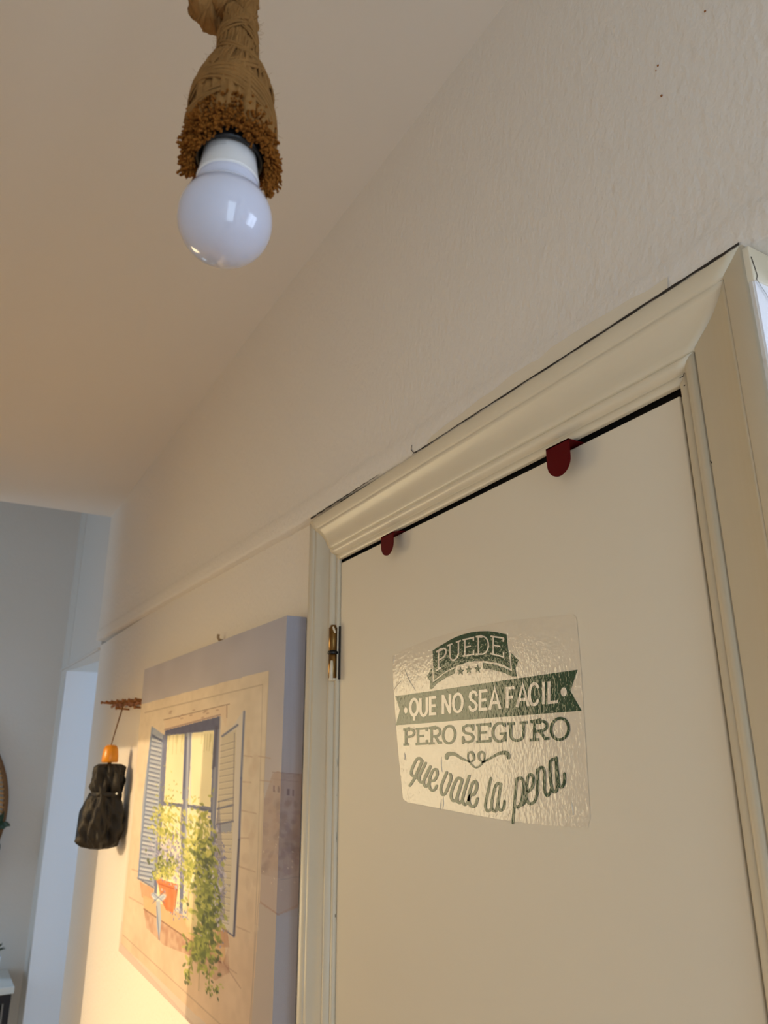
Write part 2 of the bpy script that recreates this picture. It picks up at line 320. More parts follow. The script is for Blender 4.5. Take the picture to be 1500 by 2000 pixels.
# moulded architrave: profile as (distance from the opening, height towards the room)
PR = [(0.0, -0.0015), (0.0, 0.0035), (0.0008, 0.0045), (0.0085, 0.0048), (0.0092, 0.0030), (0.0100, 0.0052), (0.0125, 0.0090), (0.0160, 0.0110), (0.0200, 0.0108), (0.0226, 0.0088), (0.0234, 0.0062), (0.0242, 0.0082), (0.0260, 0.0096),
      (0.0330, 0.0094), (0.0420, 0.0084), (0.0500, 0.0088), (0.0580, 0.0108), (0.0650, 0.0140), (0.0695, 0.0168), (0.0702, 0.0158), (0.0712, 0.0180), (0.0722, 0.0186), (0.0905, 0.0182), (0.0918, 0.0168), (0.0922, 0.0140), (0.0922, -0.010)]
OL, OR = DL + 0.001, DR - 0.0050
OTL, OTR = DTL + 0.0058, DTR + 0.0072
tr = struct(empty('trim_1', (0.75, -0.54, 0)), 'cream painted moulded door surround')
def arch_piece(name, pts_fn, n):
    bm = bmesh.new(); rows = []
    for i in range(n + 1): rows.append([bm.verts.new(pts_fn(i / n, d, hgt)) for d, hgt in PR])
    for a, b in zip(rows, rows[1:]):
        for k in range(len(PR) - 1): bm.faces.new((a[k], a[k + 1], b[k + 1], b[k]))
    bm.faces.new(rows[0]); bm.faces.new(rows[-1][::-1])
    o = local(tr, obj(name, bm, M['trim'], tr)); 
    for p in o.data.polygons: p.use_smooth = True
    return o
KL = 0.98 * 1.0      # the left leg is a little narrower than the head
def headz(x): return OTR + (OTL - OTR) * (x - OR) / (OL - OR)
def pl(t, d, h):     # left leg, bottom to mitre
    x = OL + d * 0.97; return (x, YD + h, (headz(x) + d * 0.965) * t)
def prr(t, d, h):
    x = OR - d * 0.949; return (x, YD + h, (headz(x) + d * 0.965) * t)
def ph(t, d, h):
    xa, xb = OR - d * 0.949, OL + d * 0.97; x = xa + (xb - xa) * t; w = 0.0002 * math.sin(t * 37 + d * 90); return (x, YD + h + 0.0003 + w, headz(x) + d * 0.965)
arch_piece('architrave_side', pl, 1); arch_piece('architrave_side', prr, 1); arch_piece('architrave_head', ph, 60)
# small cracks and chips in the paint at the corner of the opening
bm = bmesh.new()
for pts in ([(1328, 738), (1335, 735), (1337, 728)], [(1336, 754), (1339, 752)], [(1388, 900), (1391, 905)]):
    strip(bm, [at(x, y, YD + 0.0095) for x, y in pts], 0.0009, (0, 1, 0))
local(tr, obj('paint_crack', bm, M['crack'], tr, recalc=False))
# dark paint chips down the hinge side
for k, (y0, y1) in enumerate(((1176, 1226), (1340, 1352), (1362, 1392), (1468, 1500), (1548, 1556), (1625, 1645), (1785, 1792))):
    bm = bmesh.new(); x = 662 - (y0 - 1176) * 0.011
    a, b = at(x, y0, YD + 0.0012), at(x - 0.3, y1, YD + 0.0012)
    strip(bm, [a, a.lerp(b, 0.3) + Vector((0.0004, 0, 0)), a.lerp(b, 0.7) - Vector((0.0004, 0, 0)), b], lambda t: 0.0008 + 0.0012 * math.sin(math.pi * t), (0, 1, 0))
    local(door, obj('paint_chip', bm, M['crack'], door, recalc=False))
# hinge
hg = local(door, obj('hinge', B(((1.089, YD - 0.001, EZ + 0.121), (1.101, YD + 0.0022, EZ + 0.205))), M['crack'], door)); hg['label'] = 'worn brass hinge with paint drips'
hx, hy = 1.0995, YD + 0.0085
def knuckle(z0, z1, m, name, r=0.0072):
    bm = bmesh.new(); lathe(bm, [(0, z0), (r * 0.8, z0), (r, z0 + 0.0012), (r, z1 - 0.0012), (r * 0.8, z1), (0, z1)], (hx, hy, EZ), 20)
    o = obj(name, bm, m, hg, True); return o
knuckle(0.1655, 0.204, M['brass'], 'knuckle'); knuckle(0.123, 0.1605, M['brass'], 'knuckle'); knuckle(0.160, 0.166, M['black'], 'washer', 0.0088)
knuckle(0.2035, 0.2075, M['brass'], 'pin_cap', 0.005); knuckle(0.119, 0.1235, M['trim'], 'pin_cap', 0.0062)
bm = bmesh.new(); tube(bm, catmull([(hx - 0.0045, hy + 0.004, EZ + 0.150), (hx - 0.0052, hy + 0.005, EZ + 0.135), (hx - 0.004, hy + 0.0045, EZ + 0.119)], 5), lambda t: 0.0022 + 0.0012 * t, 8)
tube(bm, catmull([(hx - 0.005, hy + 0.003, EZ + 0.2035), (hx - 0.0068, hy + 0.002, EZ + 0.199), (hx - 0.007, hy, EZ + 0.194)], 5), 0.0018, 8)
obj('paint_drip', bm, M['trim'], hg, True)

# ------------------------------------------------------------------ red over-door hooks
def hook(pts_front, label, yb, xl, xr, zt, zb):
    r = tag(empty('door_hook', ((xl + xr) / 2, YD, zt)), label, 'hook', 'red hooks over the top of the door')
    bm = bmesh.new(); w = (xl - xr) / 2; cx = (xl + xr) / 2; out = [(xr, zt), (xl, zt)]
    for k in range(0, 17):
        th = math.pi * k / 16; out.append((cx + w * math.cos(th), zb + w - w * math.sin(th) * 1.0))
    f = [bm.verts.new((x, yb, z)) for x, z in out]; g = [bm.verts.new((x, yb - 0.0016, z)) for x, z in out]
    bm.faces.new(f); bm.faces.new(g[::-1])
    for i in range(len(f)): j = (i + 1) % len(f); bm.faces.new((f[i], g[i], g[j], f[j]))
    local(r, obj('front_plate', bm, M['red'], r))
    zd = headz(cx) - 0.0040
    bm = bmesh.new()
    hexa(bm, [(xr, yb, zt), (xl, yb, zt), (xl, yb, zt - 0.0016), (xr, yb, zt - 0.0016), (xr, YD - 0.002, zd + 0.0012), (xl, YD - 0.002, zd + 0.0012), (xl, YD - 0.002, zd - 0.0002), (xr, YD - 0.002, zd - 0.0002)])
    box(bm, (xr, YD - 0.03, zd - 0.0002), (xl, YD - 0.002, zd + 0.0012))
    local(r, obj('top_strap', bm, M['red'], r))
    return r
YH = -0.5335
hook(None, 'dark red door hook near the top right corner of the door', YH, 0.5700, 0.5355, EZ + 0.3195, EZ + 0.2830)
hook(None, 'dark red door hook near the top left corner of the door, further from the lamp', YH, 0.9300, 0.8960, EZ + 0.3115, EZ + 0.2800)

# ------------------------------------------------------------------ sticker
YP = YD + 0.0006
st = tag(empty('wall_sticker', (0.75, YD, EZ - 0.06)), 'clear glossy sticker with green Spanish motto on the cream door', 'sticker')
def poly(bm, px, y=YP, mi=0, th=0.0002):
    v = [bm.verts.new(at(x, yy, y)) for x, yy in px]; g = [bm.verts.new(at(x, yy, y) - Vector((0, th, 0))) for x, yy in px]
    f = bm.faces.new(v); f.material_index = mi
    for i in range(len(v)): j = (i + 1) % len(v); bm.faces.new((v[i], g[i], g[j], v[j]))
    return f
PEN = 0
def pen(bm, px, w, y=YP, smooth=False, rnd=True):      # stroke of photo-pixel width w along px, laid on the door plane
    global PEN; PEN += 1; y = y + (PEN % 40) * 0.000006
    P = [Vector((x, yy, 0)) for x, yy in px]
    if smooth: P = catmull(P, 7)
    n = len(P); L = []; R = []; wf = w if callable(w) else (lambda t: w)
    def off(i):
        a = P[max(i - 1, 0)]; b = P[min(i + 1, n - 1)]
        if 0 < i < n - 1:
            d1 = (P[i] - P[i - 1]).normalized(); d2 = (P[i + 1] - P[i]).normalized(); t = d1 + d2
            if t.length < 0.2: t = d2
            t.normalize(); k = 1 / max(0.5, abs(t.dot(d2)))
        else: t = (b - a).normalized(); k = 1
        return Vector((-t.y, t.x, 0)) * k
    for i in range(n):
        o = off(i) * wf(i / (n - 1)) / 2
        L.append(bm.verts.new(at(P[i].x + o.x, P[i].y + o.y, y))); R.append(bm.verts.new(at(P[i].x - o.x, P[i].y - o.y, y)))
    for i in range(n - 1): bm.faces.new((L[i], R[i], R[i + 1], L[i + 1]))
    if rnd:
        for i, e in ((0, 0), (n - 1, 1)):
            r = wf(e) / 2; c = P[i]; bm.faces.new([bm.verts.new(at(c.x + r * math.cos(q * math.pi / 5), c.y + r * math.sin(q * math.pi / 5), y + 0.00002)) for q in range(10)])
def arc(cx, cy, rx, ry, a0, a1, n=10): return [(cx + rx * math.cos(math.radians(a0 + (a1 - a0) * i / n)), cy - ry * math.sin(math.radians(a0 + (a1 - a0) * i / n))) for i in range(n + 1)]
SANS = {'Q': [arc(.5, .46, .42, .46, 0, 360, 20), [(.5, .80), (.5, 1.22)]], 'U': [[(.1, 0)] + [(.1, .6)] + arc(.5, .62, .40, .36, 180, 360, 10) + [(.9, .6), (.9, 0)]],
        'E': [[(.95, .06), (.12, .06), (.12, .94), (.95, .94)], [(.12, .5), (.85, .5)]], 'N': [[(.12, 1), (.12, 0)], [(.12, .03), (.88, .97)], [(.88, 0), (.88, 1)]],
        'O': [arc(.5, .5, .42, .46, 0, 360, 20)], 'S': [[(.88, .22), (.72, .07), (.45, .04), (.18, .12), (.12, .27), (.25, .42), (.65, .55), (.88, .70), (.80, .88), (.50, .96), (.22, .92), (.08, .76)]],
        'A': [[(.04, 1), (.5, 0), (.96, 1)], [(.2, .68), (.8, .68)]], 'F': [[(.95, .06), (.12, .06), (.12, 1)], [(.12, .5), (.8, .5)]],
        'C': [arc(.52, .5, .42, .46, 40, 320, 16)], 'I': [[(.5, 0), (.5, 1)]], 'L': [[(.15, 0), (.15, .93), (.98, .93)]]}
SLAB = {'P': [[(.0, .04), (.55, .04)] + arc(.55, .27, .40, .23, 90, -90, 8) + [(.22, .50)], [(.22, .04), (.22, .96)], [(0, .96), (.50, .96)]],
        'U': [[(-.05, .04), (.36, .04)], [(.64, .04), (1.05, .04)], [(.15, .04), (.15, .6)] + arc(.5, .62, .35, .34, 180, 360, 10) + [(.85, .6), (.85, .04)]],
        'E': [[(0, .04), (.94, .04), (.94, .22)], [(.2, .04), (.2, .96)], [(0, .96), (.96, .96), (.96, .74)], [(.2, .48), (.72, .48)]],
        'D': [[(0, .04), (.5, .04)] + arc(.5, .5, .46, .46, 90, -90, 12) + [(0, .96)], [(.2, .04), (.2, .96)]],
        'R': [[(0, .04), (.55, .04)] + arc(.55, .29, .33, .25, 90, -90, 8) + [(.22, .54)], [(.22, .04), (.22, .96)], [(0, .96), (.46, .96)], [(.5, .54), (.78, .95), (1.0, .95)]],
        'O': [arc(.5, .5, .46, .47, 0, 360, 24)], 'G': [arc(.5, .5, .45, .47, 45, 360, 20)[0:18] + [(.88, .58), (.5, .58)], [(.88, .58), (.88, .98)], [(.84, .02), (.84, .24)]],
        'S': [[(.86, .30), (.86, .04)], [(.86, .24), (.70, .07), (.42, .04), (.14, .14), (.12, .32), (.30, .45), (.70, .53), (.90, .70), (.80, .90), (.50, .96), (.2, .90), (.1, .74)], [(.1, .68), (.1, .98)]]}
def glyph(bm, ch, x0, x1, ty0, ty1, by0, by1, w, font, y):      # box: left/right x, top y at left/right, bottom y at left/right
    for s in font[ch]:
        q = []
        for u, v in s:
            tt = ty0 + (ty1 - ty0) * u; bb = by0 + (by1 - by0) * u; q.append((x0 + (x1 - x0) * u, tt + (bb - tt) * v))
        closed = (abs(s[0][0] - s[-1][0]) < 1e-3 and abs(s[0][1] - s[-1][1]) < 1e-3)
        pen(bm, q, w, y, False, ch in 'SC' or False)
# banner (top) and tails
bm = bmesh.new()
poly(bm, [(845, 1271), (856, 1263), (867, 1257), (880, 1249), (893, 1243), (906, 1238.5), (920, 1235), (936, 1233), (952, 1232.6), (969, 1234.5), (989, 1239), (992, 1268), (996.5, 1306),
          (984, 1299), (969, 1294), (952, 1291), (932, 1290.5), (913, 1293), (893, 1300), (872, 1310), (857, 1321), (847, 1329)])
local(st, obj('top_banner', bm, M['green'], st))
bm = bmesh.new()
poly(bm, [(843.5, 1304), (834, 1321), (840, 1331), (839, 1346), (843, 1346), (853, 1335), (871, 1323), (888, 1315), (889, 1304.5), (871, 1313.5), (857, 1324), (844.5, 1334)])
local(st, obj('banner_tail', bm, M['green'], st)); bm = bmesh.new()
poly(bm, [(997.5, 1275), (1012.6, 1289.7), (1006, 1305), (1009, 1321), (1000, 1321), (984, 1314), (962, 1308), (943, 1305.5), (943, 1294.5), (962, 1297), (984, 1304), (1000.5, 1312)])
local(st, obj('banner_tail', bm, M['green'], st))
bm = bmesh.new()
for cx, cy in ((899.3, 1311), (915.3, 1308.3), (932.7, 1306.5)):
    poly(bm, [(cx + (7.0 if k % 2 == 0 else 3.1) * math.sin(k * math.pi / 5), cy - (8.6 if k % 2 == 0 else 3.8) * math.cos(k * math.pi / 5)) for k in range(10)])
local(st, obj('star_row', bm, M['green'], st))
bm = bmesh.new()
poly(bm, [(772, 1360), (1127.7, 1308), (1113.8, 1349.8), (1135.8, 1388), (772.7, 1416.7), (781, 1386.7)])
local(st, obj('ribbon', bm, M['green'], st))
YC = YP + 0.00012
bm = bmesh.new()
for ch, x0, x1, a, b_, c, d in (('P', 852, 872.5, 1272, 1261, 1311, 1300), ('U', 875, 899, 1259, 1250, 1295, 1286), ('E', 903.5, 926, 1248.5, 1243.5, 1283, 1279), ('D', 929, 955, 1242, 1241, 1279.5, 1278.5), ('E', 958, 984.5, 1241, 1245, 1278, 1285)):
    glyph(bm, ch, x0, x1, a, b_, c, d, 2.9, SLAB, YC)
local(st, obj('lettering', bm, M['cream'], st, recalc=False))
bm = bmesh.new()
def s1(x, dy): return dy - 0.10 * 0
for ch, x0, x1, t, b_ in (('Q', 800, 817.5, 1365.5, 1400), ('U', 819.5, 835.5, 1363, 1398.5), ('E', 838.5, 853, 1360, 1396.5), ('N', 863, 881, 1356.5, 1394), ('O', 883.5, 905, 1353.5, 1392), ('S', 916, 933, 1349.5, 1389.5),
                          ('E', 935.5, 953, 1347, 1387.5), ('A', 955.5, 977.5, 1344.5, 1385.5), ('F', 988.5, 1005.5, 1341, 1382.5), ('A', 1009, 1033, 1337, 1380), ('C', 1031.5, 1054, 1333.5, 1378.5), ('I', 1056.5, 1067, 1331.5, 1375.5), ('L', 1069, 1090.5, 1330, 1374.5)):
    s = 0.11 * (x1 - x0) / 2
    glyph(bm, ch, x0, x1, t + s, t - s, b_ + s * .8, b_ - s * .8, 5.2 if x0 < 930 else 5.8, SANS, YC)
for cx, cy, rx, ry in ((792.4, 1387.6, 3.4, 6), (1101, 1351.3, 6, 9)): poly(bm, [(cx + rx * math.cos(k * math.pi / 8), cy + ry * math.sin(k * math.pi / 8)) for k in range(16)], YC)
local(st, obj('lettering', bm, M['cream'], st, recalc=False))
bm = bmesh.new()
for ch, x0, x1, t, b_ in (('P', 787.5, 809.5, 1423, 1455), ('E', 811.5, 834.5, 1422, 1454), ('R', 837, 862.5, 1420, 1453), ('O', 864, 889.5, 1417, 1453), ('S', 901.5, 927, 1415, 1451), ('E', 929.5, 958.5, 1413.5, 1449.5), ('G', 961, 990, 1411, 1449.5),
                          ('U', 992, 1028, 1411, 1448), ('R', 1035, 1073, 1407, 1445.5), ('O', 1074.5, 1112, 1401.5, 1446)):
    s = 0.07 * (x1 - x0) / 2
    glyph(bm, ch, x0, x1, t + s, t - s, b_ + s, b_ - s, 4.5 + (x0 - 787) / 325 * 1.2, SLAB, YP)
local(st, obj('lettering', bm, M['green'], st, recalc=False))
def c6(p): return [(760 + x / 7.5, 1400 + y / 7.5) for x, y in p]
def c7(p): return [(940 + x / 6.818, 1400 + y / 6.818) for x, y in p]
bm = bmesh.new()
fl1 = c6([(840, 605), (850, 560), (900, 540), (970, 555), (1060, 610), (1140, 645), (1200, 655), (1240, 615), (1225, 545), (1190, 518), (1155, 545), (1155, 620), (1195, 690), (1270, 745), (1345, 700), (1390, 620), (1390, 545), (1350, 515), (1310, 550), (1315, 610), (1350, 652), (1410, 650)])
fl2 = c7([(20, 602), (130, 545), (230, 490), (310, 478), (350, 500), (360, 545)])
fp = fl1 + fl2
def fw(t): return 3.0 + 5.2 * math.exp(-((t - 0.05) / 0.08) ** 2) + 5.2 * math.exp(-((t - 0.95) / 0.08) ** 2) + 2.4 * math.exp(-((t - 0.30) / 0.04) ** 2) + 2.4 * math.exp(-((t - 0.66) / 0.04) ** 2)
pen(bm, fp, fw, YP, True)
local(st, obj('flourish', bm, M['green'], st, recalc=False))
bm = bmesh.new()
for s in (c6([(475, 640), (430, 605), (385, 650), (330, 770), (322, 840), (360, 872), (395, 840), (478, 650)]), c6([(480, 650), (380, 880), (300, 1008)]), c6([(380, 870), (412, 898), (440, 880)]),
          c6([(530, 680), (440, 870), (438, 930), (470, 962), (510, 925), (600, 728)]), c6([(598, 730), (515, 905), (505, 980), (535, 1022), (570, 990), (600, 925)]),
          c6([(590, 930), (650, 935), (695, 870), (700, 795), (665, 768), (620, 820), (585, 930), (590, 1035), (630, 1080), (670, 1060), (692, 1012)]),
          c6([(840, 815), (765, 1000), (757, 1090), (785, 1145), (830, 1100), (890, 950), (903, 880), (890, 840)]),
          c6([(1062, 920), (1010, 898), (962, 960), (908, 1110), (908, 1190), (940, 1232), (985, 1190), (1070, 925)]), c6([(1068, 925), (1000, 1150), (995, 1230), (1028, 1262), (1062, 1230)]),
          c6([(1168, 868), (1080, 1160), (1075, 1240), (1105, 1288), (1150, 1250)]), c6([(1150, 1250), (1190, 1145), (1235, 1140), (1280, 1050), (1280, 975), (1245, 945), (1200, 1020), (1165, 1170), (1172, 1270), (1215, 1318), (1262, 1290), (1290, 1200)]),
          c7([(125, 822), (60, 1130), (55, 1210), (85, 1257), (125, 1235)]), c7([(257, 900), (212, 890), (175, 960), (140, 1130), (140, 1215), (170, 1255), (205, 1215), (260, 895)]), c7([(260, 895), (225, 1120), (225, 1210), (260, 1248), (295, 1210), (308, 1125)]),
          c7([(470, 828), (457, 960), (418, 1410)]), c7([(462, 880), (490, 822), (535, 822), (562, 890), (545, 1080), (512, 1180), (480, 1205), (450, 1185)]), c7([(500, 1190), (560, 1160), (592, 1090)]),
          c7([(592, 1010), (630, 990), (680, 930), (695, 830), (662, 765), (622, 800), (605, 900), (598, 1060), (620, 1135), (662, 1158), (712, 1120), (742, 1030), (750, 900), (745, 705)]),
          c7([(748, 760), (770, 695), (805, 672), (835, 715), (842, 850), (842, 980), (870, 1045), (905, 1030), (935, 950)]),
          c7([(985, 565), (940, 572), (912, 640), (928, 880), (950, 975), (975, 1002), (1002, 975), (1008, 880), (995, 545)]), c7([(995, 545), (1010, 700), (1030, 880), (1052, 932), (1085, 925), (1108, 850), (1105, 758)])):
    x0 = s[0][0]; pen(bm, s, 4.9 + (x0 - 800) / 300 * 1.0, YP, True)
local(st, obj('script_lettering', bm, M['green'], st, recalc=False))
# clear film over it all, a shallow grid with creases
film_px = [(766, 1281), (800, 1264), (840, 1248), (885, 1235), (931, 1224), (990, 1213), (1060, 1205), (1118, 1200), (1126, 1206), (1136, 1320), (1144, 1450), (1153, 1600), (1148, 1613), (1130, 1616), (1090, 1614), (1048, 1610), (980, 1601), (916, 1590), (850, 1577), (796, 1567), (787, 1560), (776, 1450), (769, 1350)]
bm = bmesh.new(); f = bm.faces.new([bm.verts.new(at(x, y, YD + 0.0003)) for x, y in film_px]); f.normal_update()
if f.normal.y < 0: f.normal_flip()
film = local(st, obj('clear_film', bm, M['film'], st, recalc=False)); film['label'] = 'clear glossy film with small wrinkles'
for s in (((790, 1305), (799, 1328), (812, 1349)), ((769, 1348), (776, 1338), (783, 1330)), ((771, 1280), (769, 1290), (768, 1297)), ((862, 1560), (861, 1572), (860, 1581)), ((866, 1556), (866, 1570), (865, 1580)), ((790, 1470), (791, 1478), (790, 1484)), ((1116, 1566), (1118, 1580), (1120, 1592)), ((862, 1478), (862, 1496), (864, 1508))):
    bm = bmesh.new(); tube(bm, [at(v.x, v.y, YD + 0.0003) for v in catmull([Vector((a, b, 0)) for a, b in s], 4)], lambda t: 0.0003 + 0.0006 * math.sin(math.pi * t), 6)
    local(st, obj('film_crease', bm, M['film'], st, True))

# ------------------------------------------------------------------ canvas print
CX1, CX0, CYF, CYB = 1.2385, 2.291, -0.518, -0.5555
CT, CBt = EZ + 0.2435, EZ - 0.482
NU, NV, NS = 430, 500, 16
rngn = np.random.default_rng(5)
def pix(X, Y, Z):            # where points of the canvas fall in the photograph
    a, b, c = X, -Y, Z - EZ
    q = [a * H[i] + b * W[i] + c * U[i] for i in range(3)]
    return 750 + F * q[0] / q[2], 1000 + F * q[1] / q[2]
def tilt(X): return (X - CX1) / (CX0 - CX1) * 0.0095   # it hangs a touch out of level
def smooth_noise(shape, cells, seed):
    r = np.random.default_rng(seed); g = r.random((cells[0] + 2, cells[1] + 2)); y = np.linspace(0, cells[0], shape[0]); x = np.linspace(0, cells[1], shape[1])
    yi = y.astype(int); xi = x.astype(int); fy = (y - yi)[:, None]; fx = (x - xi)[None, :]; fy = fy * fy * (3 - 2 * fy); fx = fx * fx * (3 - 2 * fx)
    return g[yi][:, xi] * (1 - fy) * (1 - fx) + g[yi + 1][:, xi] * fy * (1 - fx) + g[yi][:, xi + 1] * (1 - fy) * fx + g[yi + 1][:, xi + 1] * fy * fx
def paint(X, Y, Z, side):
    PX, PY = pix(X, Y, Z); sh = PX.shape; img = np.empty(sh + (3,))
    n1 = smooth_noise(sh, (14, 12), 1); n2 = smooth_noise(sh, (60, 50), 2); n3 = smooth_noise(sh, (9, 5), 9)
    def inp(poly):
        ins = np.zeros(sh, bool); n = len(poly)
        for i in range(n):
            x1, y1 = poly[i]; x2, y2 = poly[(i + 1) % n]
            if y1 == y2: continue
            c = ((y1 > PY) != (y2 > PY)) & (PX < (x2 - x1) * (PY - y1) / (y2 - y1) + x1); ins ^= c
        return ins
    def fill(poly, rgb, a=1.0, vn=0.0):
        k = inp(poly); col = np.array(rgb, float)
        if not k.any(): return
        al = a * (1 - vn * n2[k][:, None]); img[k] = img[k] * (1 - al) + col * al
    def line(p, q, w, rgb, a=1.0):
        (x1, y1), (x2, y2) = p, q; d = np.hypot(x2 - x1, y2 - y1); t = np.clip(((PX - x1) * (x2 - x1) + (PY - y1) * (y2 - y1)) / d ** 2, 0, 1)
        r = np.hypot(PX - (x1 + t * (x2 - x1)), PY - (y1 + t * (y2 - y1))); al = a * np.clip(1.2 - r / (w / 2 + 0.3), 0, 1)[..., None]
        img[:] = img * (1 - al) + np.array(rgb, float) * al
    def dab(x, y, rx, ry, ang, rgb, a=0.8):
        m = (np.abs(PX - x) < max(rx, ry) + 1) & (np.abs(PY - y) < max(rx, ry) + 1)
        if not m.any(): return
        dx = PX[m] - x; dy = PY[m] - y; c, s = math.cos(ang), math.sin(ang); u = (dx * c + dy * s) / rx; v = (-dx * s + dy * c) / ry
        al = a * np.clip(1.6 - 1.6 * (u * u + v * v), 0, 1)[:, None]; img[m] = img[m] * (1 - al) + np.array(rgb, float) * al
    # border: lilac sky fading to a dusty pink town and a pale base
    t = np.clip((PY - 1215) / 420, 0, 1)[..., None]
    img[:] = np.array((176, 176, 190)) * (1 - t) + np.array((196, 186, 186)) * t
    img += ((n1 - 0.5) * 10)[..., None]
    line((283, 1440), (262, 1640), 22, (214, 204, 200), 0.9)
    k = (PX < 300) & (PY > 1440); kk = np.clip((PY - 1400) / 160, 0, 1)
    img[k] = img[k] * (1 - kk[k][:, None]) + np.array((226, 212, 200)) * kk[k][:, None]
    k = (PY > 1800) & (PX < 520); img[k] = (214, 198, 186)
    if side:
        s0 = 0.0
    # town block on the right border and wrapped side
    fill([(512, 1575), (520, 1548), (532, 1512), (541, 1506), (556, 1510), (600, 1512), (600, 1790), (505, 1790)], (176, 152, 142), 0.8, 0.4)
    fill([(556, 1522), (585, 1516), (583, 1600), (552, 1600)], (190, 172, 168), 0.7)
    for (x, y) in ((563, 1547), (573, 1548), (535, 1540), (544, 1541)): fill([(x - 2, y - 6), (x + 2, y - 6), (x + 2, y + 7), (x - 2, y + 7)], (140, 120, 122), 0.9)
    line((532, 1508), (584, 1512), 1.5, (150, 130, 126), 0.7); line((530, 1521), (583, 1527), 1.5, (158, 138, 132), 0.5)
    for q in range(90):
        dab(rng.uniform(512, 582), rng.uniform(1560, 1700), rng.uniform(4, 12), rng.uniform(4, 14), rng.uniform(0, 3), rng.choice([(150, 130, 124), (170, 146, 134), (186, 164, 152), (158, 136, 138)]), 0.35)
    fill([(508, 1708), (548, 1716), (584, 1700), (584, 1765), (545, 1785), (509, 1762)], (192, 176, 170), 0.8)
    line((509, 1762), (543, 1786), 2.5, (168, 134, 116), 0.7); line((543, 1786), (582, 1768), 3, (186, 158, 142), 0.8); line((548, 1718), (584, 1712), 1.5, (160, 150, 152), 0.7)
    fill([(505, 1764), (543, 1788), (590, 1770), (590, 2100), (480, 2100)], (186, 184, 192), 0.9)
    for q in range(14): dab(rng.uniform(515, 580), rng.uniform(1590, 1740), 1.2, 1.6, 0, (222, 205, 190), 0.9)
    if side: return img
    fill([(505, 1764), (543, 1788), (541, 2100), (470, 2100)], (190, 178, 172), 1.0)
    # cream inner panel
    panel = [(275, 1376), (525, 1309), (508, 1740), (486, 2080), (236, 1842), (262, 1560)]
    fill(panel, (221, 207, 186), 1.0)
    k = inp(panel); b = np.clip((PY - 1560) / 330, 0, 1)
    img[k] = img[k] * (1 - 0.7 * b[k][:, None]) + np.array((214, 184, 158)) * 0.7 * b[k][:, None]
    img[k] += ((n1[k] - 0.5) * 12)[:, None] + ((n2[k] - 0.5) * 8)[:, None]
    line((283, 1392), (513, 1337), 2.2, (168, 150, 130), 0.65); line((513, 1337), (503, 1700), 1.2, (184, 168, 150), 0.7); line((503, 1700), (490, 2010), 1.2, (180, 162, 145), 0.8)
    line((525, 1310), (506, 1740), 1.3, (196, 180, 160), 0.9); line((506, 1740), (487, 2010), 1.2, (176, 158, 146), 0.8)
    line((240, 1826), (434, 2004), 1.3, (160, 138, 118), 0.8); line((236, 1842), (420, 2050), 1.3, (186, 164, 150), 0.8)
    fill([(229, 1857), (236, 1842), (460, 2090), (400, 2090)], (205, 186, 178), 0.8)
    # stone joints
    for (a, b_) in (((477, 1476), (492, 1478)), ((474, 1527), (490, 1528)), ((472, 1583), (500, 1589)), ((468, 1637), (486, 1637)), ((466, 1692), (498, 1703)), ((462, 1810), (488, 1821)), ((505, 1477), (528, 1481)), ((508, 1524), (530, 1527)), ((252, 1752), (279, 1767)), ((258, 1698), (270, 1702)), ((445, 1890), (462, 1901)), ((430, 1870), (470, 1930))):
        line(a, b_, 2.6, (172, 140, 120), 0.55)
    for q in range(26): dab(rng.uniform(480, 500), rng.uniform(1440, 1880), rng.uniform(4, 9), rng.uniform(8, 26), 0, rng.choice([(226, 208, 184), (206, 184, 162), (214, 196, 176)]), 0.35)
    # lintel stones
    fill([(320, 1407), (440, 1376), (446, 1378), (441, 1420), (432, 1399), (323, 1427)], (222, 202, 178), 0.9, 0.3)
    line((320, 1406), (448, 1375), 1.6, (120, 92, 76), 0.75); line((443, 1376), (443, 1402), 1.6, (120, 92, 76), 0.6)
    for q in range(12): dab(rng.uniform(330, 432), rng.uniform(1382, 1404), 4, 2, -0.25, (160, 128, 108), 0.5)
    # window: blue frame and yellow panes
    fill([(322, 1427), (432, 1398), (424, 1580), (418, 1812), (300, 1760), (308, 1640)], (112, 120, 156), 1.0)
    fill([(323, 1427), (432, 1399), (431, 1424), (324, 1436)], (74, 78, 116), 1.0, 0.3)
    line((322, 1425), (430, 1396), 3, (150, 122, 120), 0.8)
    def pane(p, top_shade):
        fill(p, (238, 232, 196), 1.0); k = inp(p)
        img[k] += ((n1[k] - 0.5) * 14)[:, None]
    pane([(327, 1437), (361, 1433), (357, 1570), (320, 1567)], 1); pane([(375, 1432), (418, 1426), (411, 1576), (367, 1571)], 1)
    pane([(319, 1573), (355, 1577), (350, 1800), (305, 1760)], 0); pane([(366, 1578), (412, 1588), (406, 1810), (356, 1790)], 0)
    for q in range(24): 
        x = rng.uniform(328, 416); line((x, 1434), (x - 2, 1434 + rng.uniform(10, 40)), 1.4, (190, 186, 132), 0.5)
    line((362, 1434), (357, 1560), 3, (84, 96, 146), 0.9); line((374, 1432), (366, 1800), 2, (206, 214, 226), 0.9); line((368, 1434), (361, 1700), 6, (178, 188, 208), 0.8); line((364, 1440), (359, 1540), 4, (70, 78, 120), 0.7)
    line((423, 1420), (417, 1500), 7, (66, 66, 98), 0.9); line((420, 1500), (412, 1700), 5, (150, 156, 176), 0.9); line((431, 1400), (420, 1700), 4, (214, 206, 196), 0.9)
    line((320, 1567), (354, 1572), 3.4, (84, 92, 112), 0.9); line((367, 1573), (412, 1584), 3.4, (84, 92, 120), 0.9); line((355, 1570), (352, 1640), 2.2, (120, 124, 140), 0.8)
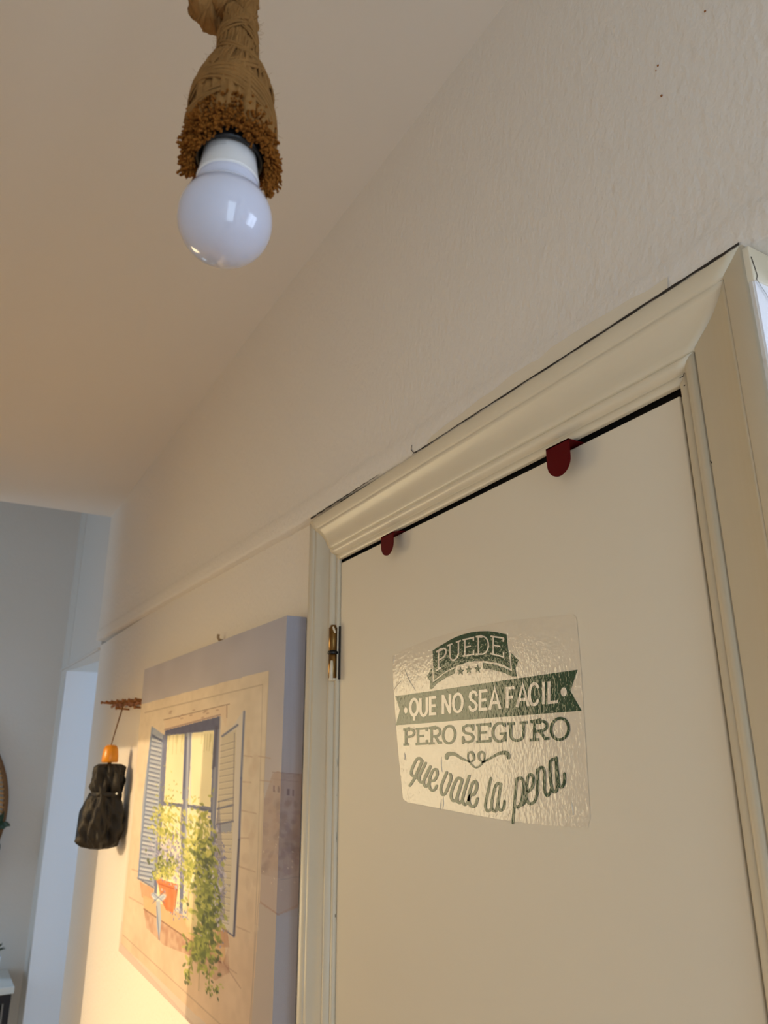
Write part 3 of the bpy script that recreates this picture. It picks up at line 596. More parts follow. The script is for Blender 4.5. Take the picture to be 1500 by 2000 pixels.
    # left shutter
    ls = [(296, 1419), (302, 1422), (321, 1436), (313, 1580), (306, 1700), (300, 1734), (269, 1716), (279, 1560)]
    fill(ls, (150, 166, 198), 1.0, 0.2)
    for q in range(34):
        y = 1436 + q * 8.4; x0 = 297 - (y - 1419) * 0.094; x1 = 318 - (y - 1436) * 0.07
        line((x0 + 2, y), (x1 - 2, y + 5), 3.6, (206, 214, 228) if q % 2 else (180, 192, 214), 0.85); line((x0 + 2, y + 3.6), (x1 - 2, y + 8.6), 2.0, (84, 94, 134), 0.85)
    line((298, 1436), (317, 1448), 4.5, (70, 80, 122), 0.9); line((297, 1420), (270, 1716), 2.4, (110, 130, 176), 0.9); line((320, 1436), (302, 1730), 3, (92, 104, 152), 0.8); line((269, 1715), (300, 1734), 3, (104, 110, 136), 0.9)
    # right shutter
    rs = [(433, 1436), (455, 1418), (474, 1389), (479, 1390), (471, 1520), (457, 1829), (423, 1808), (420, 1690), (421, 1600)]
    fill(rs, (214, 208, 200), 1.0)
    fill([(433, 1440), (462, 1424), (457, 1560), (452, 1700), (448, 1800), (425, 1790), (421, 1640)], (206, 198, 180), 1.0)
    for q in range(30):
        y = 1456 + q * 12.2; x0 = 431 - (y - 1440) * 0.035; x1 = 461 - (y - 1424) * 0.036; dy = -8 + q * 0.55
        line((x0 + 1, y), (x1 - 1, y + dy), 2.0, (150, 142, 138), 0.75); line((x0 + 1, y + 2), (x1 - 1, y + dy + 2), 1.6, (232, 224, 206), 0.6)
    line((434, 1438), (464, 1416), 4.5, (84, 92, 130), 0.9); line((425, 1580), (455, 1572), 4, (92, 100, 136), 0.9); line((424, 1610), (455, 1604), 4, (74, 82, 124), 0.9); line((426, 1566), (456, 1558), 2, (86, 94, 130), 0.8)
    fill([(424, 1612), (453, 1607), (452, 1624), (424, 1626)], (150, 156, 178), 0.9); line((458, 1432), (455, 1604), 2, (140, 132, 136), 0.8)
    line((477, 1390), (471, 1520), 4.6, (96, 108, 150), 0.95); line((471, 1520), (467, 1640), 4.6, (90, 98, 144), 0.95); line((467, 1640), (457, 1828), 4.8, (60, 62, 100), 0.95); line((423, 1806), (457, 1829), 2.6, (70, 74, 116), 0.9)
    fill([(428, 1560), (437, 1700), (440, 1800), (420, 1790), (418, 1640)], (96, 98, 140), 0.55, 0.4)
    # ledge
    fill([(273, 1722), (300, 1736), (298, 1762), (277, 1752)], (206, 150, 112), 0.85, 0.3)
    fill([(279, 1748), (330, 1772), (380, 1800), (440, 1818), (440, 1880), (418, 1868), (372, 1838), (330, 1808), (281, 1776)], (216, 180, 138), 1.0, 0.25)
    fill([(281, 1776), (330, 1808), (372, 1838), (430, 1868), (434, 1882), (370, 1866), (320, 1846), (286, 1812)], (170, 122, 100), 0.75, 0.7)
    fill([(372, 1845), (434, 1882), (446, 1850), (448, 1900), (420, 1915), (380, 1880)], (150, 100, 82), 0.5, 0.8)
    line((281, 1775), (370, 1836), 2.2, (110, 74, 58), 0.8); line((372, 1838), (432, 1880), 2.6, (104, 68, 54), 0.8)
    fill([(424, 1806), (444, 1816), (448, 1850), (424, 1850)], (184, 138, 112), 0.8, 0.4)
    # pots, ribbon bow
    fill([(305, 1714), (349, 1728), (347, 1738), (306, 1724)], (226, 136, 84), 1.0); fill([(308, 1722), (346, 1736), (338, 1784), (324, 1777), (314, 1756)], (214, 116, 62), 1.0, 0.25)
    line((346, 1738), (341, 1776), 2.6, (160, 84, 56), 0.8); line((309, 1726), (345, 1738), 1.4, (150, 76, 44), 0.8)
    for q in range(60): dab(rng.gauss(377, 6), rng.gauss(1776, 17), 7, 11, 0, (222, 208, 166), 0.5)
    line((369, 1740), (366, 1790), 2, (196, 168, 132), 0.8); line((388, 1740), (389, 1800), 3, (156, 140, 110), 0.7)
    for (x, y, a_) in ((303, 1751, 0.7), (317, 1753, -0.7)): dab(x, y, 11, 6.5, a_, (206, 218, 234), 1.0); dab(x, y, 7, 3, a_, (150, 166, 196), 0.6)
    fill([(305, 1760), (313, 1760), (315, 1800), (311, 1838), (306, 1810)], (176, 190, 212), 0.95); line((306, 1770), (311, 1836), 1.6, (84, 104, 156), 0.8)
    line((298, 1764), (320, 1742), 1.8, (96, 112, 160), 0.7); line((299, 1744), (322, 1764), 1.8, (96, 112, 160), 0.7)
    # leaves and blossom
    G1 = [(196, 198, 104), (170, 178, 80), (214, 212, 132), (136, 146, 72)]; G2 = [(96, 112, 56), (124, 138, 66), (160, 170, 84), (70, 84, 50), (178, 184, 96)]; P1 = [(176, 178, 208), (150, 152, 192), (206, 204, 222), (120, 122, 168)]
    def cloud(n, cx, cy, sx, sy, pal, s0, s1, al=0.8, lean=1.3):
        for _ in range(n): dab(rng.gauss(cx, sx), rng.gauss(cy, sy), rng.uniform(s0, s1), rng.uniform(s0, s1) * 0.45, rng.gauss(lean, 0.6), rng.choice(pal), al)
    cloud(330, 326, 1668, 15, 24, P1, 2, 6, 0.75); cloud(190, 426, 1720, 9, 46, P1, 2, 6, 0.8); cloud(160, 352, 1690, 9, 26, P1, 2, 5, 0.7)
    cloud(160, 324, 1610, 15, 26, G1, 3, 7); cloud(110, 322, 1690, 14, 14, G2, 3, 6); cloud(60, 322, 1706, 14, 6, G1, 3, 6)
    cloud(50, 330, 1550, 10, 22, G1, 1.6, 3.4, 0.6); cloud(50, 378, 1590, 14, 28, G1, 1.6, 4, 0.6)
    cloud(330, 388, 1665, 14, 42, G1, 3, 9); cloud(330, 402, 1715, 13, 48, G2, 4, 10); cloud(90, 366, 1690, 6, 34, G1, 3, 7)
    cloud(240, 410, 1790, 11, 42, G2, 4, 11); cloud(150, 388, 1850, 11, 22, G2, 4, 10); cloud(40, 424, 1770, 8, 40, P1, 2, 4.4, 0.9); cloud(40, 392, 1700, 12, 40, P1, 2, 4, 0.6)
    cloud(26, 367, 1905, 3.5, 16, G2, 3, 7); cloud(18, 408, 1905, 5, 10, G2, 3, 6); cloud(14, 408, 1935, 5, 8, G2, 3, 6); cloud(14, 426, 1932, 4, 6, G2, 3, 6)
    for s in (((380, 1868), (368, 1900)), ((368, 1900), (366, 1925)), ((408, 1870), (410, 1950)), ((390, 1870), (388, 1935))): line(s[0], s[1], 1, (120, 122, 72), 0.7)
    cloud(40, 352, 1782, 8, 7, P1, 2, 4, 0.9)
    return img
cv = tag(empty('canvas_print', ((CX0 + CX1) / 2, CYB, CBt)), 'large canvas print of a blue shuttered window with flowers, hanging left of the door', 'picture')
def grid_mesh(name, X, Y, Z, img, parent):
    nv, nu = X.shape; me = bpy.data.meshes.new(name); n = nv * nu
    me.vertices.add(n); me.vertices.foreach_set('co', np.stack([X, Y, Z], -1).astype(np.float32).ravel())
    i = np.arange(n).reshape(nv, nu); q = np.stack([i[:-1, :-1], i[:-1, 1:], i[1:, 1:], i[1:, :-1]], -1).reshape(-1, 4); nf = len(q)
    me.loops.add(nf * 4); me.loops.foreach_set('vertex_index', q.astype(np.int32).ravel()); me.polygons.add(nf)
    me.polygons.foreach_set('loop_start', np.arange(0, nf * 4, 4, dtype=np.int32)); me.update(calc_edges=True); me.validate()
    ca = me.color_attributes.new('Print', 'FLOAT_COLOR', 'POINT'); rgb = lin(np.clip(img, 0, 255)).reshape(-1, 3)
    ca.data.foreach_set('color', np.concatenate([rgb, np.ones((n, 1))], 1).astype(np.float32).ravel())
    me.materials.append(M['print']); o = bpy.data.objects.new(name, me); COL.objects.link(o); o.parent = parent; return local(parent, o)
u = np.linspace(0, 1, NU)[None, :].repeat(NV, 0); v = np.linspace(0, 1, NV)[:, None].repeat(NU, 1)
X = CX0 + (CX1 - CX0) * u; Z = CT + tilt(X) + (CBt - CT) * v; Y = np.full_like(X, CYF)
grid_mesh('printed_front', X, Y, Z, paint(X, Y, Z, False), cv)
u = np.linspace(0, 1, NS)[None, :].repeat(NV, 0); v2 = np.linspace(0, 1, NV)[:, None].repeat(NS, 1)
X = np.full_like(u, CX1); Y = CYF + (CYB - CYF) * u; Z = CT + (CBt - CT) * v2
side_img = paint(X, Y, Z, True); 
k = (Z > EZ + 0.02); tt = np.clip((Z - EZ + 0.02) / 0.2, 0, 1)[..., None]; side_img = side_img * (1 - tt * 0.6) + np.array((178, 186, 206)) * tt * 0.6
grid_mesh('printed_side', X, Y, Z, side_img, cv)
bm = bmesh.new(); e = 0.0006
hexa(bm, [(CX1 + e, CYF - e, CT - e), (CX0, CYF - e, CT + 0.0095 - e), (CX0, CYF - e, CBt + 0.0095 + e), (CX1 + e, CYF - e, CBt + e), (CX1 + e, CYB, CT - e), (CX0, CYB, CT + 0.0095 - e), (CX0, CYB, CBt + 0.0095 + e), (CX1 + e, CYB, CBt + e)])
local(cv, obj('stretcher', bm, M['canvas_back'], cv))
# nail above the canvas
nl = bmesh.new(); p = at(436, 1252, -0.557)
tube(nl, [p + Vector((0, 0.000, 0)), p + Vector((0.0, 0.010, 0.002)), p + Vector((0, 0.013, 0.008)), p + Vector((0, 0.012, 0.014))], 0.0034, 8)
tag(obj('wall_nail', nl, M['steel'], smooth=True), 'small painted wall hook just above the canvas print', 'hook')

# ------------------------------------------------------------------ pendant lamp
BC = Vector((0.407, -0.117, EZ + 0.335))
lamp = tag(empty('rope_pendant', (BC.x, BC.y, CE)), 'thick hemp rope pendant with frayed end over a black socket', 'lamp')
bl = tag(empty('light_bulb', BC), 'unlit white globe light bulb screwed into the rope pendant', 'bulb')
bm = bmesh.new()
R = 0.0305; pr = [(0, -R)]
for k in range(1, 27):
    th = -math.pi / 2 + k * math.radians(142) / 26; pr.append((R * math.cos(th), R * math.sin(th)))
pr += [(0.0208, 0.0262), (0.0201, 0.0288), (0.0199, 0.0300)]
lathe(bm, pr, (0, 0, 0), 64); obj('globe', bm, M['bulb'], bl, True)
bm = bmesh.new()
lathe(bm, [(0.0195, 0.0296), (0.0206, 0.0300), (0.0208, 0.0312), (0.0204, 0.0322), (0.0201, 0.0335), (0.0192, 0.0400), (0.0183, 0.0470), (0.0176, 0.0540), (0.0168, 0.0580), (0.0140, 0.0610), (0.0, 0.0612)], (0, 0, 0), 56); obj('collar', bm, M['collar'], bl, True)
bm = bmesh.new(); lathe(bm, [(0.0130, 0.060), (0.0134, 0.064), (0.0126, 0.067), (0.0134, 0.070), (0.0126, 0.073), (0.0134, 0.076), (0.0126, 0.079), (0.006, 0.085), (0, 0.086)], (0, 0, 0), 32); obj('screw_cap', bm, M['brass'], bl, True)
# faint grey print on the collar (a rough oval mark and two lines)
def on_collar(az, z, out=0.0002):
    r = np.interp(z, [0.0335, 0.0400, 0.0470, 0.0540, 0.0580], [0.0201, 0.0192, 0.0183, 0.0176, 0.0168]) + out
    return Vector((r * math.cos(az), r * math.sin(az), z))
VA = math.atan2(-BC.y, -BC.x)                  # azimuth that faces the camera
bm = bmesh.new()
def collar_line(pts, w=0.0005):
    P = [on_collar(VA + a, z) for a, z in pts]; L = []; Rr = []
    for i, p in enumerate(P):
        t = (P[min(i + 1, len(P) - 1)] - P[max(i - 1, 0)]).normalized(); nn = Vector((p.x, p.y, 0)).normalized(); s = t.cross(nn).normalized() * w / 2
        L.append(bm.verts.new(p + s)); Rr.append(bm.verts.new(p - s))
    for i in range(len(P) - 1): bm.faces.new((L[i], Rr[i], Rr[i + 1], L[i + 1]))
for cx in (-0.50, -0.28): collar_line([(cx + 0.10 * math.cos(t * math.pi / 6), 0.0505 + 0.0016 * math.sin(t * math.pi / 6)) for t in range(10)])
for z in (0.0478, 0.0462, 0.0446): collar_line([(-0.66 + 0.02 * i, z + 0.0002 * (i % 2)) for i in range(0, 26)], 0.00035)
obj('collar_print', bm, M['ink'], bl, recalc=False)
# socket
bm = bmesh.new(); lathe(bm, [(0.0176, 0.060), (0.0190, 0.0500), (0.0208, 0.0475), (0.0226, 0.0478), (0.0232, 0.0500), (0.0232, 0.100), (0.020, 0.108), (0.0, 0.109)], (0, 0, 0), 48)
lathe(bm, [(0.0176, 0.060), (0.0176, 0.090), (0, 0.090)], (0, 0, 0), 48)
so = obj('socket', bm, M['black'], lamp, True); so.location = BC - lamp.location
so['label'] = 'black plastic lamp socket'
# wrapped rope bell
bm = bmesh.new()
bprof = [(0.0236, 0.060), (0.0262, 0.056), (0.0285, 0.060), (0.0292, 0.068), (0.0288, 0.078), (0.0282, 0.088), (0.0272, 0.098), (0.0258, 0.106), (0.0236, 0.114), (0.0206, 0.122), (0.0176, 0.129), (0.0150, 0.136), (0.0134, 0.143), (0.0128, 0.150), (0.0134, 0.156), (0.0126, 0.163), (0.0118, 0.170)]
bp = []
for (r0, z0), (r1, z1) in zip(bprof, bprof[1:]):
    for k in range(4): bp.append((r0 + (r1 - r0) * k / 4, z0 + (z1 - z0) * k / 4))
bp.append(bprof[-1])
def ridge(th, z, i):
    q = z - 0.056
    return 1 + 0.045 * math.sin(th * 13 + q * 46) * math.sin(th * 3 + 1 + q * 30) + 0.028 * math.sin(th * 29 - q * 70 + 2 * math.sin(th * 2)) + 0.03 * math.sin(th * 2 + q * 60) + 0.012 * math.sin(th * 53 + q * 90)
lathe(bm, bp, (0, 0, 0), 150, ridge)
bell = obj('rope_bell', bm, M['rope'], lamp, True); bell.location = BC - lamp.location
bell['label'] = 'rope end unwound around the socket'
# strands that sling diagonally over the bell
bm = bmesh.new()
def rb(z): return np.interp(z, [p[1] for p in bprof], [p[0] for p in bprof])
def sling(a0, a1, z0, z1, w, nst=5, lift=0.0006, bow=0.0):
    for s in range(nst):
        pts = []
        for k in range(26):
            t = k / 25; z = z0 + (z1 - z0) * t + bow * math.sin(math.pi * t) + (s - nst / 2) * w / nst
            z = min(max(z, 0.060), 0.168); a = VA + a0 + (a1 - a0) * t; r = rb(z) * (1.0) + lift + 0.0006 * math.sin(s * 2.1 + k * 0.3)
            pts.append((r * math.cos(a), r * math.sin(a), z))
        tube(bm, pts, lambda t: 0.00055 + 0.00065 * math.sin(math.pi * min(1, max(0, t))), 6)
sling(-1.9, 1.7, 0.088, 0.066, 0.010, 8, 0.0012, 0.022); sling(-1.4, 1.2, 0.100, 0.070, 0.008, 5, 0.0008, 0.006)
sling(1.5, -1.3, 0.128, 0.090, 0.010, 5, 0.0004, 0.0); sling(-1.2, 1.4, 0.140, 0.112, 0.008, 5, 0.0005, 0.004); sling(-2.4, -0.3, 0.076, 0.080, 0.006, 4, 0.001, -0.004)
sling(0.1, 2.4, 0.158, 0.140, 0.008, 4, 0.0006, 0.0); sling(-2.2, 0.4, 0.150, 0.160, 0.008, 4, 0.0006, 0.0)
for k in range(46):
    a = k * 2 * math.pi / 46 + rng.uniform(-.05, .05) - VA; z0 = rng.uniform(0.092, 0.112); z1 = rng.uniform(0.125, 0.15); tw = rng.uniform(0.1, 0.35)
    sling(a, a + tw, z0, z1, 0.0, 1, 0.0003, 0)
o = obj('wrapped_strands', bm, M['rope'], lamp, True); o.location = BC - lamp.location; o['kind'] = 'stuff'
# twisted rope going up, the loop beside it and the knot
def twisted(bm, path, r, nstr=3, pitch=0.045, seg=10, rs=None):
    P = catmull(path, 14); d = [0.0]
    for a, b in zip(P, P[1:]): d.append(d[-1] + (b - a).length)
    fr = []; up = Vector((1, 0, 0))
    for i, p in enumerate(P):
        t = (P[min(i + 1, len(P) - 1)] - P[max(i - 1, 0)]).normalized()
        if abs(t.dot(up)) > 0.98: up = Vector((0, 1, 0))
        s = t.cross(up).normalized(); up = s.cross(t).normalized(); fr.append((s, up.copy()))
    for q in range(nstr):
        pts = []
        for i, p in enumerate(P):
            th = 2 * math.pi * (d[i] / pitch + q / nstr); pts.append(p + (fr[i][0] * math.cos(th) + fr[i][1] * math.sin(th)) * r * 0.46)
        rr = r * 0.62 if rs is None else rs
        for yk in range(9):
            yp = []
            for i, p in enumerate(pts):
                th = 2 * math.pi * (-d[i] / (pitch * 0.9) + yk / 9) + 0.25 * math.sin(i * 0.37 + yk * 2 + q); yp.append(p + (fr[i][0] * math.cos(th) + fr[i][1] * math.sin(th)) * rr * 0.93)
            tube(bm, yp, lambda t, yk=yk: rr * 0.20 * (1 + 0.25 * math.sin(t * 90 + yk * 1.7)), 5)
        rings = []; tube(bm, pts, lambda t, q=q: rr * (1 + 0.05 * math.sin(t * 60 + q * 2)), seg)
ZT = CE - BC.z
bm = bmesh.new()
twisted(bm, [(0, 0, 0.160), (0.0012, 0, 0.180), (-0.0008, 0.001, 0.210), (0.0005, 0, 0.25), (0, 0.0008, 0.32), (-0.001, 0, 0.42), (0.001, 0, 0.52), (0, 0, ZT - 0.03)], 0.0122, 3, 0.062)
ro = obj('twisted_rope', bm, M['rope'], lamp, True); ro.location = BC - lamp.location
sd = Vector((BC.y, -BC.x, 0)).normalized(); sd = sd if sd.y > 0 else -sd      # towards the left of the picture
vd = Vector((BC.x, BC.y, 0)).normalized()
bm = bmesh.new()
lp = sd * 0.0235
twisted(bm, [Vector((0, 0, 0.265)) + sd * 0.006 - vd * 0.016, Vector((0, 0, 0.235)) + lp * 1.0 - vd * 0.022, Vector((0, 0, 0.205)) + lp - vd * 0.018, Vector((0, 0, 0.1885)) + lp * 0.95 - vd * 0.010, Vector((0, 0, 0.1840)) + lp * 0.9 + vd * 0.002, Vector((0, 0, 0.195)) + lp * 0.95 + vd * 0.012, Vector((0, 0, 0.225)) + lp + vd * 0.016, Vector((0, 0, 0.265)) + sd * 0.006 + vd * 0.012], 0.0140, 3, 0.075)
lo = obj('rope_loop', bm, M['rope'], lamp, True); lo.location = BC - lamp.location; lo['label'] = 'bight of rope hanging beside the drop'
bm = bmesh.new()
kn = []
for k in range(40):
    a = k * 2 * math.pi * 2.5 / 39; kn.append((0.023 * math.cos(a), 0.023 * math.sin(a), 0.232 + 0.055 * k / 39))
twisted(bm, kn[::3], 0.0115, 3, 0.07); ko = obj('rope_knot', bm, M['rope'], lamp, True); ko.location = BC - lamp.location
bm = bmesh.new(); lathe(bm, [(0, 0), (0.045, 0), (0.045, -0.012), (0.035, -0.024), (0.012, -0.028), (0, -0.028)], (0, 0, 0), 40); obj('ceiling_rose', bm, M['black'], lamp, True)
# frayed rim: tufts of cut yarn
bm = bmesh.new()
def tuft(a, z, r, ln, out, down, w):
    p = Vector((r * math.cos(a), r * math.sin(a), z)); d = Vector((math.cos(a), math.sin(a), 0)) * out + Vector((0, 0, -down)) + Vector((rng.uniform(-.5, .5), rng.uniform(-.5, .5), rng.uniform(-.5, .5)))
    d.normalize(); e = Vector((rng.uniform(-1, 1), rng.uniform(-1, 1), rng.uniform(-1, 1))) * ln * 0.35
    tube(bm, [p, p + d * ln * 0.4 + e * 0.4, p + d * ln * 0.8 + e, p + d * ln * 1.05 + e * 0.6], lambda t: w * (0.8 + 0.5 * t if t < 0.8 else 0.8), 5)
for k in range(1500):
    a = rng.uniform(0, 2 * math.pi); da = (a - VA + math.pi) % (2 * math.pi) - math.pi
    droop = 0.5 + 0.5 * math.sin(abs(da) * 0.9) 
    z = 0.058 + rng.uniform(-0.006, 0.012) - 0.006 * droop; tuft(a, z, 0.0266 + rng.uniform(-.0022, .0030), rng.uniform(0.003, 0.0062), rng.uniform(0.3, 0.9), rng.uniform(-0.1, 0.9), rng.uniform(0.0006, 0.0011))
for k in range(420):       # second ruffle a bit higher
    a = rng.uniform(0, 2 * math.pi); tuft(a, rng.uniform(0.066, 0.078), 0.0272, rng.uniform(0.002, 0.0045), 0.7, 0.5, rng.uniform(0.0005, 0.0010))
# two tassels that hang down on the right, one lump on the left
for (a0, z0, z1, rr, n, spr) in ((1.45, 0.058, 0.026, 0.0262, 300, 0.10), (1.75, 0.058, 0.040, 0.0310, 110, 0.05), (-1.45, 0.060, 0.034, 0.0262, 300, 0.16), (-1.0, 0.060, 0.044, 0.0262, 220, 0.28)):
    for k in range(n):
        t = rng.random(); z = z0 + (z1 - z0) * t; a = VA + a0 + rng.gauss(0, spr) * (1 - 0.4 * t); tuft(a, z, rr + rng.gauss(0, 0.0013), rng.uniform(0.003, 0.006), 0.3, 1.0, rng.uniform(0.0005, 0.0010))
o = obj('frayed_rim', bm, M['fringe'], lamp, True); o.location = BC - lamp.location; o['kind'] = 'stuff'; o['label'] = 'curly frayed orange brown rope ends'
bm = bmesh.new()      # loose hairs
for k in range(900):
    z = rng.choice([rng.uniform(0.06, 0.17), rng.uniform(0.16, 0.27)]); a = rng.uniform(0, 6.283); r = (rb(z) if z < 0.168 else 0.0118); off = Vector((0, 0, 0))
    if z > 0.185 and rng.random() < 0.45: off = lp
    p = off + Vector((r * math.cos(a), r * math.sin(a), z)); d = Vector((math.cos(a), math.sin(a), 0)) + Vector((rng.uniform(-1, 1), rng.uniform(-1, 1), rng.uniform(-1.2, 1.2))); d.normalize(); ln = rng.uniform(0.002, 0.0065)
    tube(bm, [p, p + d * ln * 0.5 + Vector((0, 0, rng.uniform(-.001, .001))), p + d * ln + Vector((0, 0, rng.uniform(-.002, .002)))], 0.00007, 3, False)
o = obj('loose_fibres', bm, M['rope'], lamp); o.location = BC - lamp.location; o['kind'] = 'stuff'

# ------------------------------------------------------------------ peg rack and umbrella
RK0, RK1, RKZ = 2.335, 2.86, EZ + 0.164
def rz(x): return (x - RK0) * 0.045
rk = tag(empty('peg_rack', ((RK0 + RK1) / 2, YW, RKZ)), 'brown wooden folding peg rack on the wall left of the canvas', 'rack')
n = 6; dx = (RK1 - RK0) / n
def slat(x0, z0, x1, z1, y):
    bm = bmesh.new(); d = Vector((x1 - x0, 0, z1 - z0)); d.normalize(); s = Vector((-d.z, 0, d.x)) * 0.0042; a = Vector((x0, y, z0)) - d * 0.008; b = Vector((x1, y, z1)) + d * 0.008; th = Vector((0, 0.006, 0))
    hexa(bm, [a + s + th, b + s + th, b - s + th, a - s + th, a + s, b + s, b - s, a - s]); bevel(bm, 0.0012, 1)
    local(rk, obj('slat', bm, M['pine'], rk))
for k in range(n):
    x0 = RK0 + k * dx; x1 = x0 + dx; s = 1 if k % 2 else -1
    slat(x0, RKZ - 0.006 * s + rz(x0), x1, RKZ + 0.006 * s + rz(x1), YW + 0.001); slat(x0, RKZ + 0.006 * s + rz(x0), x1, RKZ - 0.006 * s + rz(x1), YW + 0.0075)
for k in range(n + 1):
    for s in (-1, 1):
        x = RK0 + k * dx; z = RKZ + rz(x) + (0.004 if s > 0 else -0.018)
        if s == -1 and k not in (0, 3): continue
        bm = bmesh.new(); tube(bm, [(x, YW + 0.006, z), (x, YW + 0.044, z + 0.003)], 0.0034, 10)
        bmesh.ops.create_uvsphere(bm, u_segments=12, v_segments=8, radius=0.0056, matrix=Matrix.Translation((x, YW + 0.047, z + 0.003)) @ Matrix.Diagonal((1, 0.7, 1, 1)))
        local(rk, obj('peg', bm, M['pine'], rk, True))
# folded umbrella on its cord
UB = -0.495
def ua(px, py): return at(px, py, UB)
hx_, hz_ = RK0, RKZ + 0.015
um = tag(empty('folded_umbrella', ua(195, 1655)), 'black folded umbrella with ochre handle hanging from the peg rack', 'umbrella')
top_h = ua(216, 1457)
bm = bmesh.new()
kx = RK0 + 2 * dx; kp = Vector((kx, YW + 0.040, RKZ + rz(kx) + 0.0120))
for sgn in (-1, 1):
    tube(bm, catmull([kp + Vector((0.0, 0, 0)), kp + Vector((0.004 * sgn, 0.002, -0.010)), kp.lerp(top_h, 0.5) + Vector((0.003 * sgn, 0, 0)), top_h + Vector((0, 0, -0.004))], 8), 0.0015, 6)
local(um, obj('hanging_cord', bm, M['cord'], um, True))
hc = ua(216, 1472)
axis = (ua(216, 1460) - ua(197, 1640)).normalized()
def frame_lathe(name, prof, base, ax, mt, n=40, rf=None, parent=um):
    bm = bmesh.new(); lathe(bm, prof, (0, 0, 0), n, rf); q = Vector((0, 0, 1)).rotation_difference(ax).to_matrix().to_4x4(); bmesh.ops.transform(bm, matrix=Matrix.Translation(base) @ q, verts=bm.verts)
    return local(parent, obj(name, bm, mt, parent, True))
hb = ua(214, 1489)
ln = (ua(217, 1455) - hb).length; w_ = 0.0245
frame_lathe('handle', [(0, 0), (w_ * 0.93, 0), (w_, 0.003), (w_ * 0.98, ln * 0.35), (w_ * 0.88, ln * 0.75), (w_ * 0.70, ln * 0.93), (w_ * 0.35, ln), (0, ln)], hb, axis, M['ochre'])
frame_lathe('shaft', [(0, -0.05), (0.006, -0.05), (0.006, 0.002), (0, 0.002)], hb, axis, M['cord'], 12)
ub = ua(197, 1658); L = (ua(213, 1490) - ub).length; k_ = 0.058
fp = [(0, 0.0), (0.35, 0.0), (0.72, 0.03), (0.95, 0.10), (1.0, 0.20), (0.98, 0.32), (0.88, 0.44), (0.76, 0.54), (0.66, 0.60), (0.62, 0.635), (0.66, 0.66), (0.74, 0.72), (0.76, 0.80), (0.74, 0.88), (0.68, 0.955), (0.5, 0.985), (0.2, 0.99), (0, 0.96)]
fpp = []
for (r0, z0), (r1, z1) in zip(fp, fp[1:]):
    for q in range(3): fpp.append(((r0 + (r1 - r0) * q / 3) * k_, (z0 + (z1 - z0) * q / 3) * L))
fpp.append((0, fp[-1][1] * L))
def fold(th, z, i):
    t = z / L; return 1 + 0.17 * math.sin(th * 5 + 3 * t + 0.6 * math.sin(9 * t)) + 0.10 * math.sin(th * 9 - 8 * t + 1) + 0.06 * math.sin(th * 17 + 22 * t) + 0.05 * math.sin(40 * t + th * 3)
cn = frame_lathe('canopy', fpp, ub, axis, M['nylon'], 110, fold)
lv = (ua(150, 1640) - ua(230, 1640)).normalized()
for v_ in cn.data.vertices:
    t_ = (v_.co - ub).dot(axis) / L; k2 = max(0.0, 0.60 - t_); v_.co += lv * 0.040 * k2 - lv * 0.012 * max(0, min(1, (t_ - 0.6) * 3)) * 0
# flap of cloth sticking out to the left and the tie band with its snap
bm = bmesh.new()
c0, c1_, c2, c3 = ua(178, 1548), ua(158, 1585), ua(150, 1640), ua(190, 1600)
vs = [c + Vector((0, dy, 0)) for c in (c0, c1_, c2, c3) for dy in (0.006, -0.010)]
v = [bm.verts.new(p) for p in vs]
for f_ in ((0, 2, 4, 6), (7, 5, 3, 1), (0, 1, 3, 2), (2, 3, 5, 4), (4, 5, 7, 6), (6, 7, 1, 0)): bm.faces.new([v[i] for i in f_])
bmesh.ops.subdivide_edges(bm, edges=bm.edges[:], cuts=2, use_grid_fill=True); bevel(bm, 0.0012, 1)
local(um, obj('cloth_flap', bm, M['nylon'], um, True))
frame_lathe('tie_band', [(k_ * 0.70, L * 0.605), (k_ * 0.73, L * 0.61), (k_ * 0.74, L * 0.65), (k_ * 0.71, L * 0.66)], ub, axis, M['nylon'], 60, lambda th, z, i: 1 + 0.06 * math.sin(th * 5 + 2))
bm = bmesh.new(); bmesh.ops.create_uvsphere(bm, u_segments=10, v_segments=8, radius=0.003, matrix=Matrix.Translation(at(228, 1550, UB + 0.036)))
local(um, obj('snap_button', bm, M['tabletop'], um, True))

# ------------------------------------------------------------------ far wall: round wicker mirror with greenery, console table, plant
XM = XF - 0.03; MC = Vector((XM, 0.135, EZ - 0.228)); MR = 0.525
mr = tag(empty('wicker_mirror', MC), 'round wicker mirror with green leaves on the far hall wall', 'mirror')
bm = bmesh.new()
def ringpts(r, x=0.0, n=96): return [MC + Vector((x, r * math.cos(k * 2 * math.pi / n), r * math.sin(k * 2 * math.pi / n))) for k in range(n + 1)]
tube(bm, ringpts(MR - 0.012), 0.012, 10, False); tube(bm, ringpts(MR - 0.085), 0.010, 10, False); local(mr, obj('rim', bm, M['wicker'], mr, True))
bm = bmesh.new()
for k in range(150):
    a = k * 2 * math.pi / 150; b = a + 0.05
    p = MC + Vector((-0.008 * (1 if k % 2 else -1), (MR - 0.085) * math.cos(a), (MR - 0.085) * math.sin(a))); q = MC + Vector((-0.006, (MR - 0.022) * math.cos(b), (MR - 0.022) * math.sin(b)))
    tube(bm, [p, p.lerp(q, 0.5) + Vector((-0.010, 0, 0)), q], 0.0058, 6)
o = local(mr, obj('woven_band', bm, M['straw'], mr, True)); o['kind'] = 'stuff'
bm = bmesh.new(); lathe(bm, [(0, 0), (MR - 0.09, 0), (MR - 0.09, 0.01), (0, 0.01)], (0, 0, 0), 96); bmesh.ops.transform(bm, matrix=Matrix.Translation(MC + Vector((0.012, 0, 0))) @ Matrix.Rotation(math.pi / 2, 4, 'Y'), verts=bm.verts)
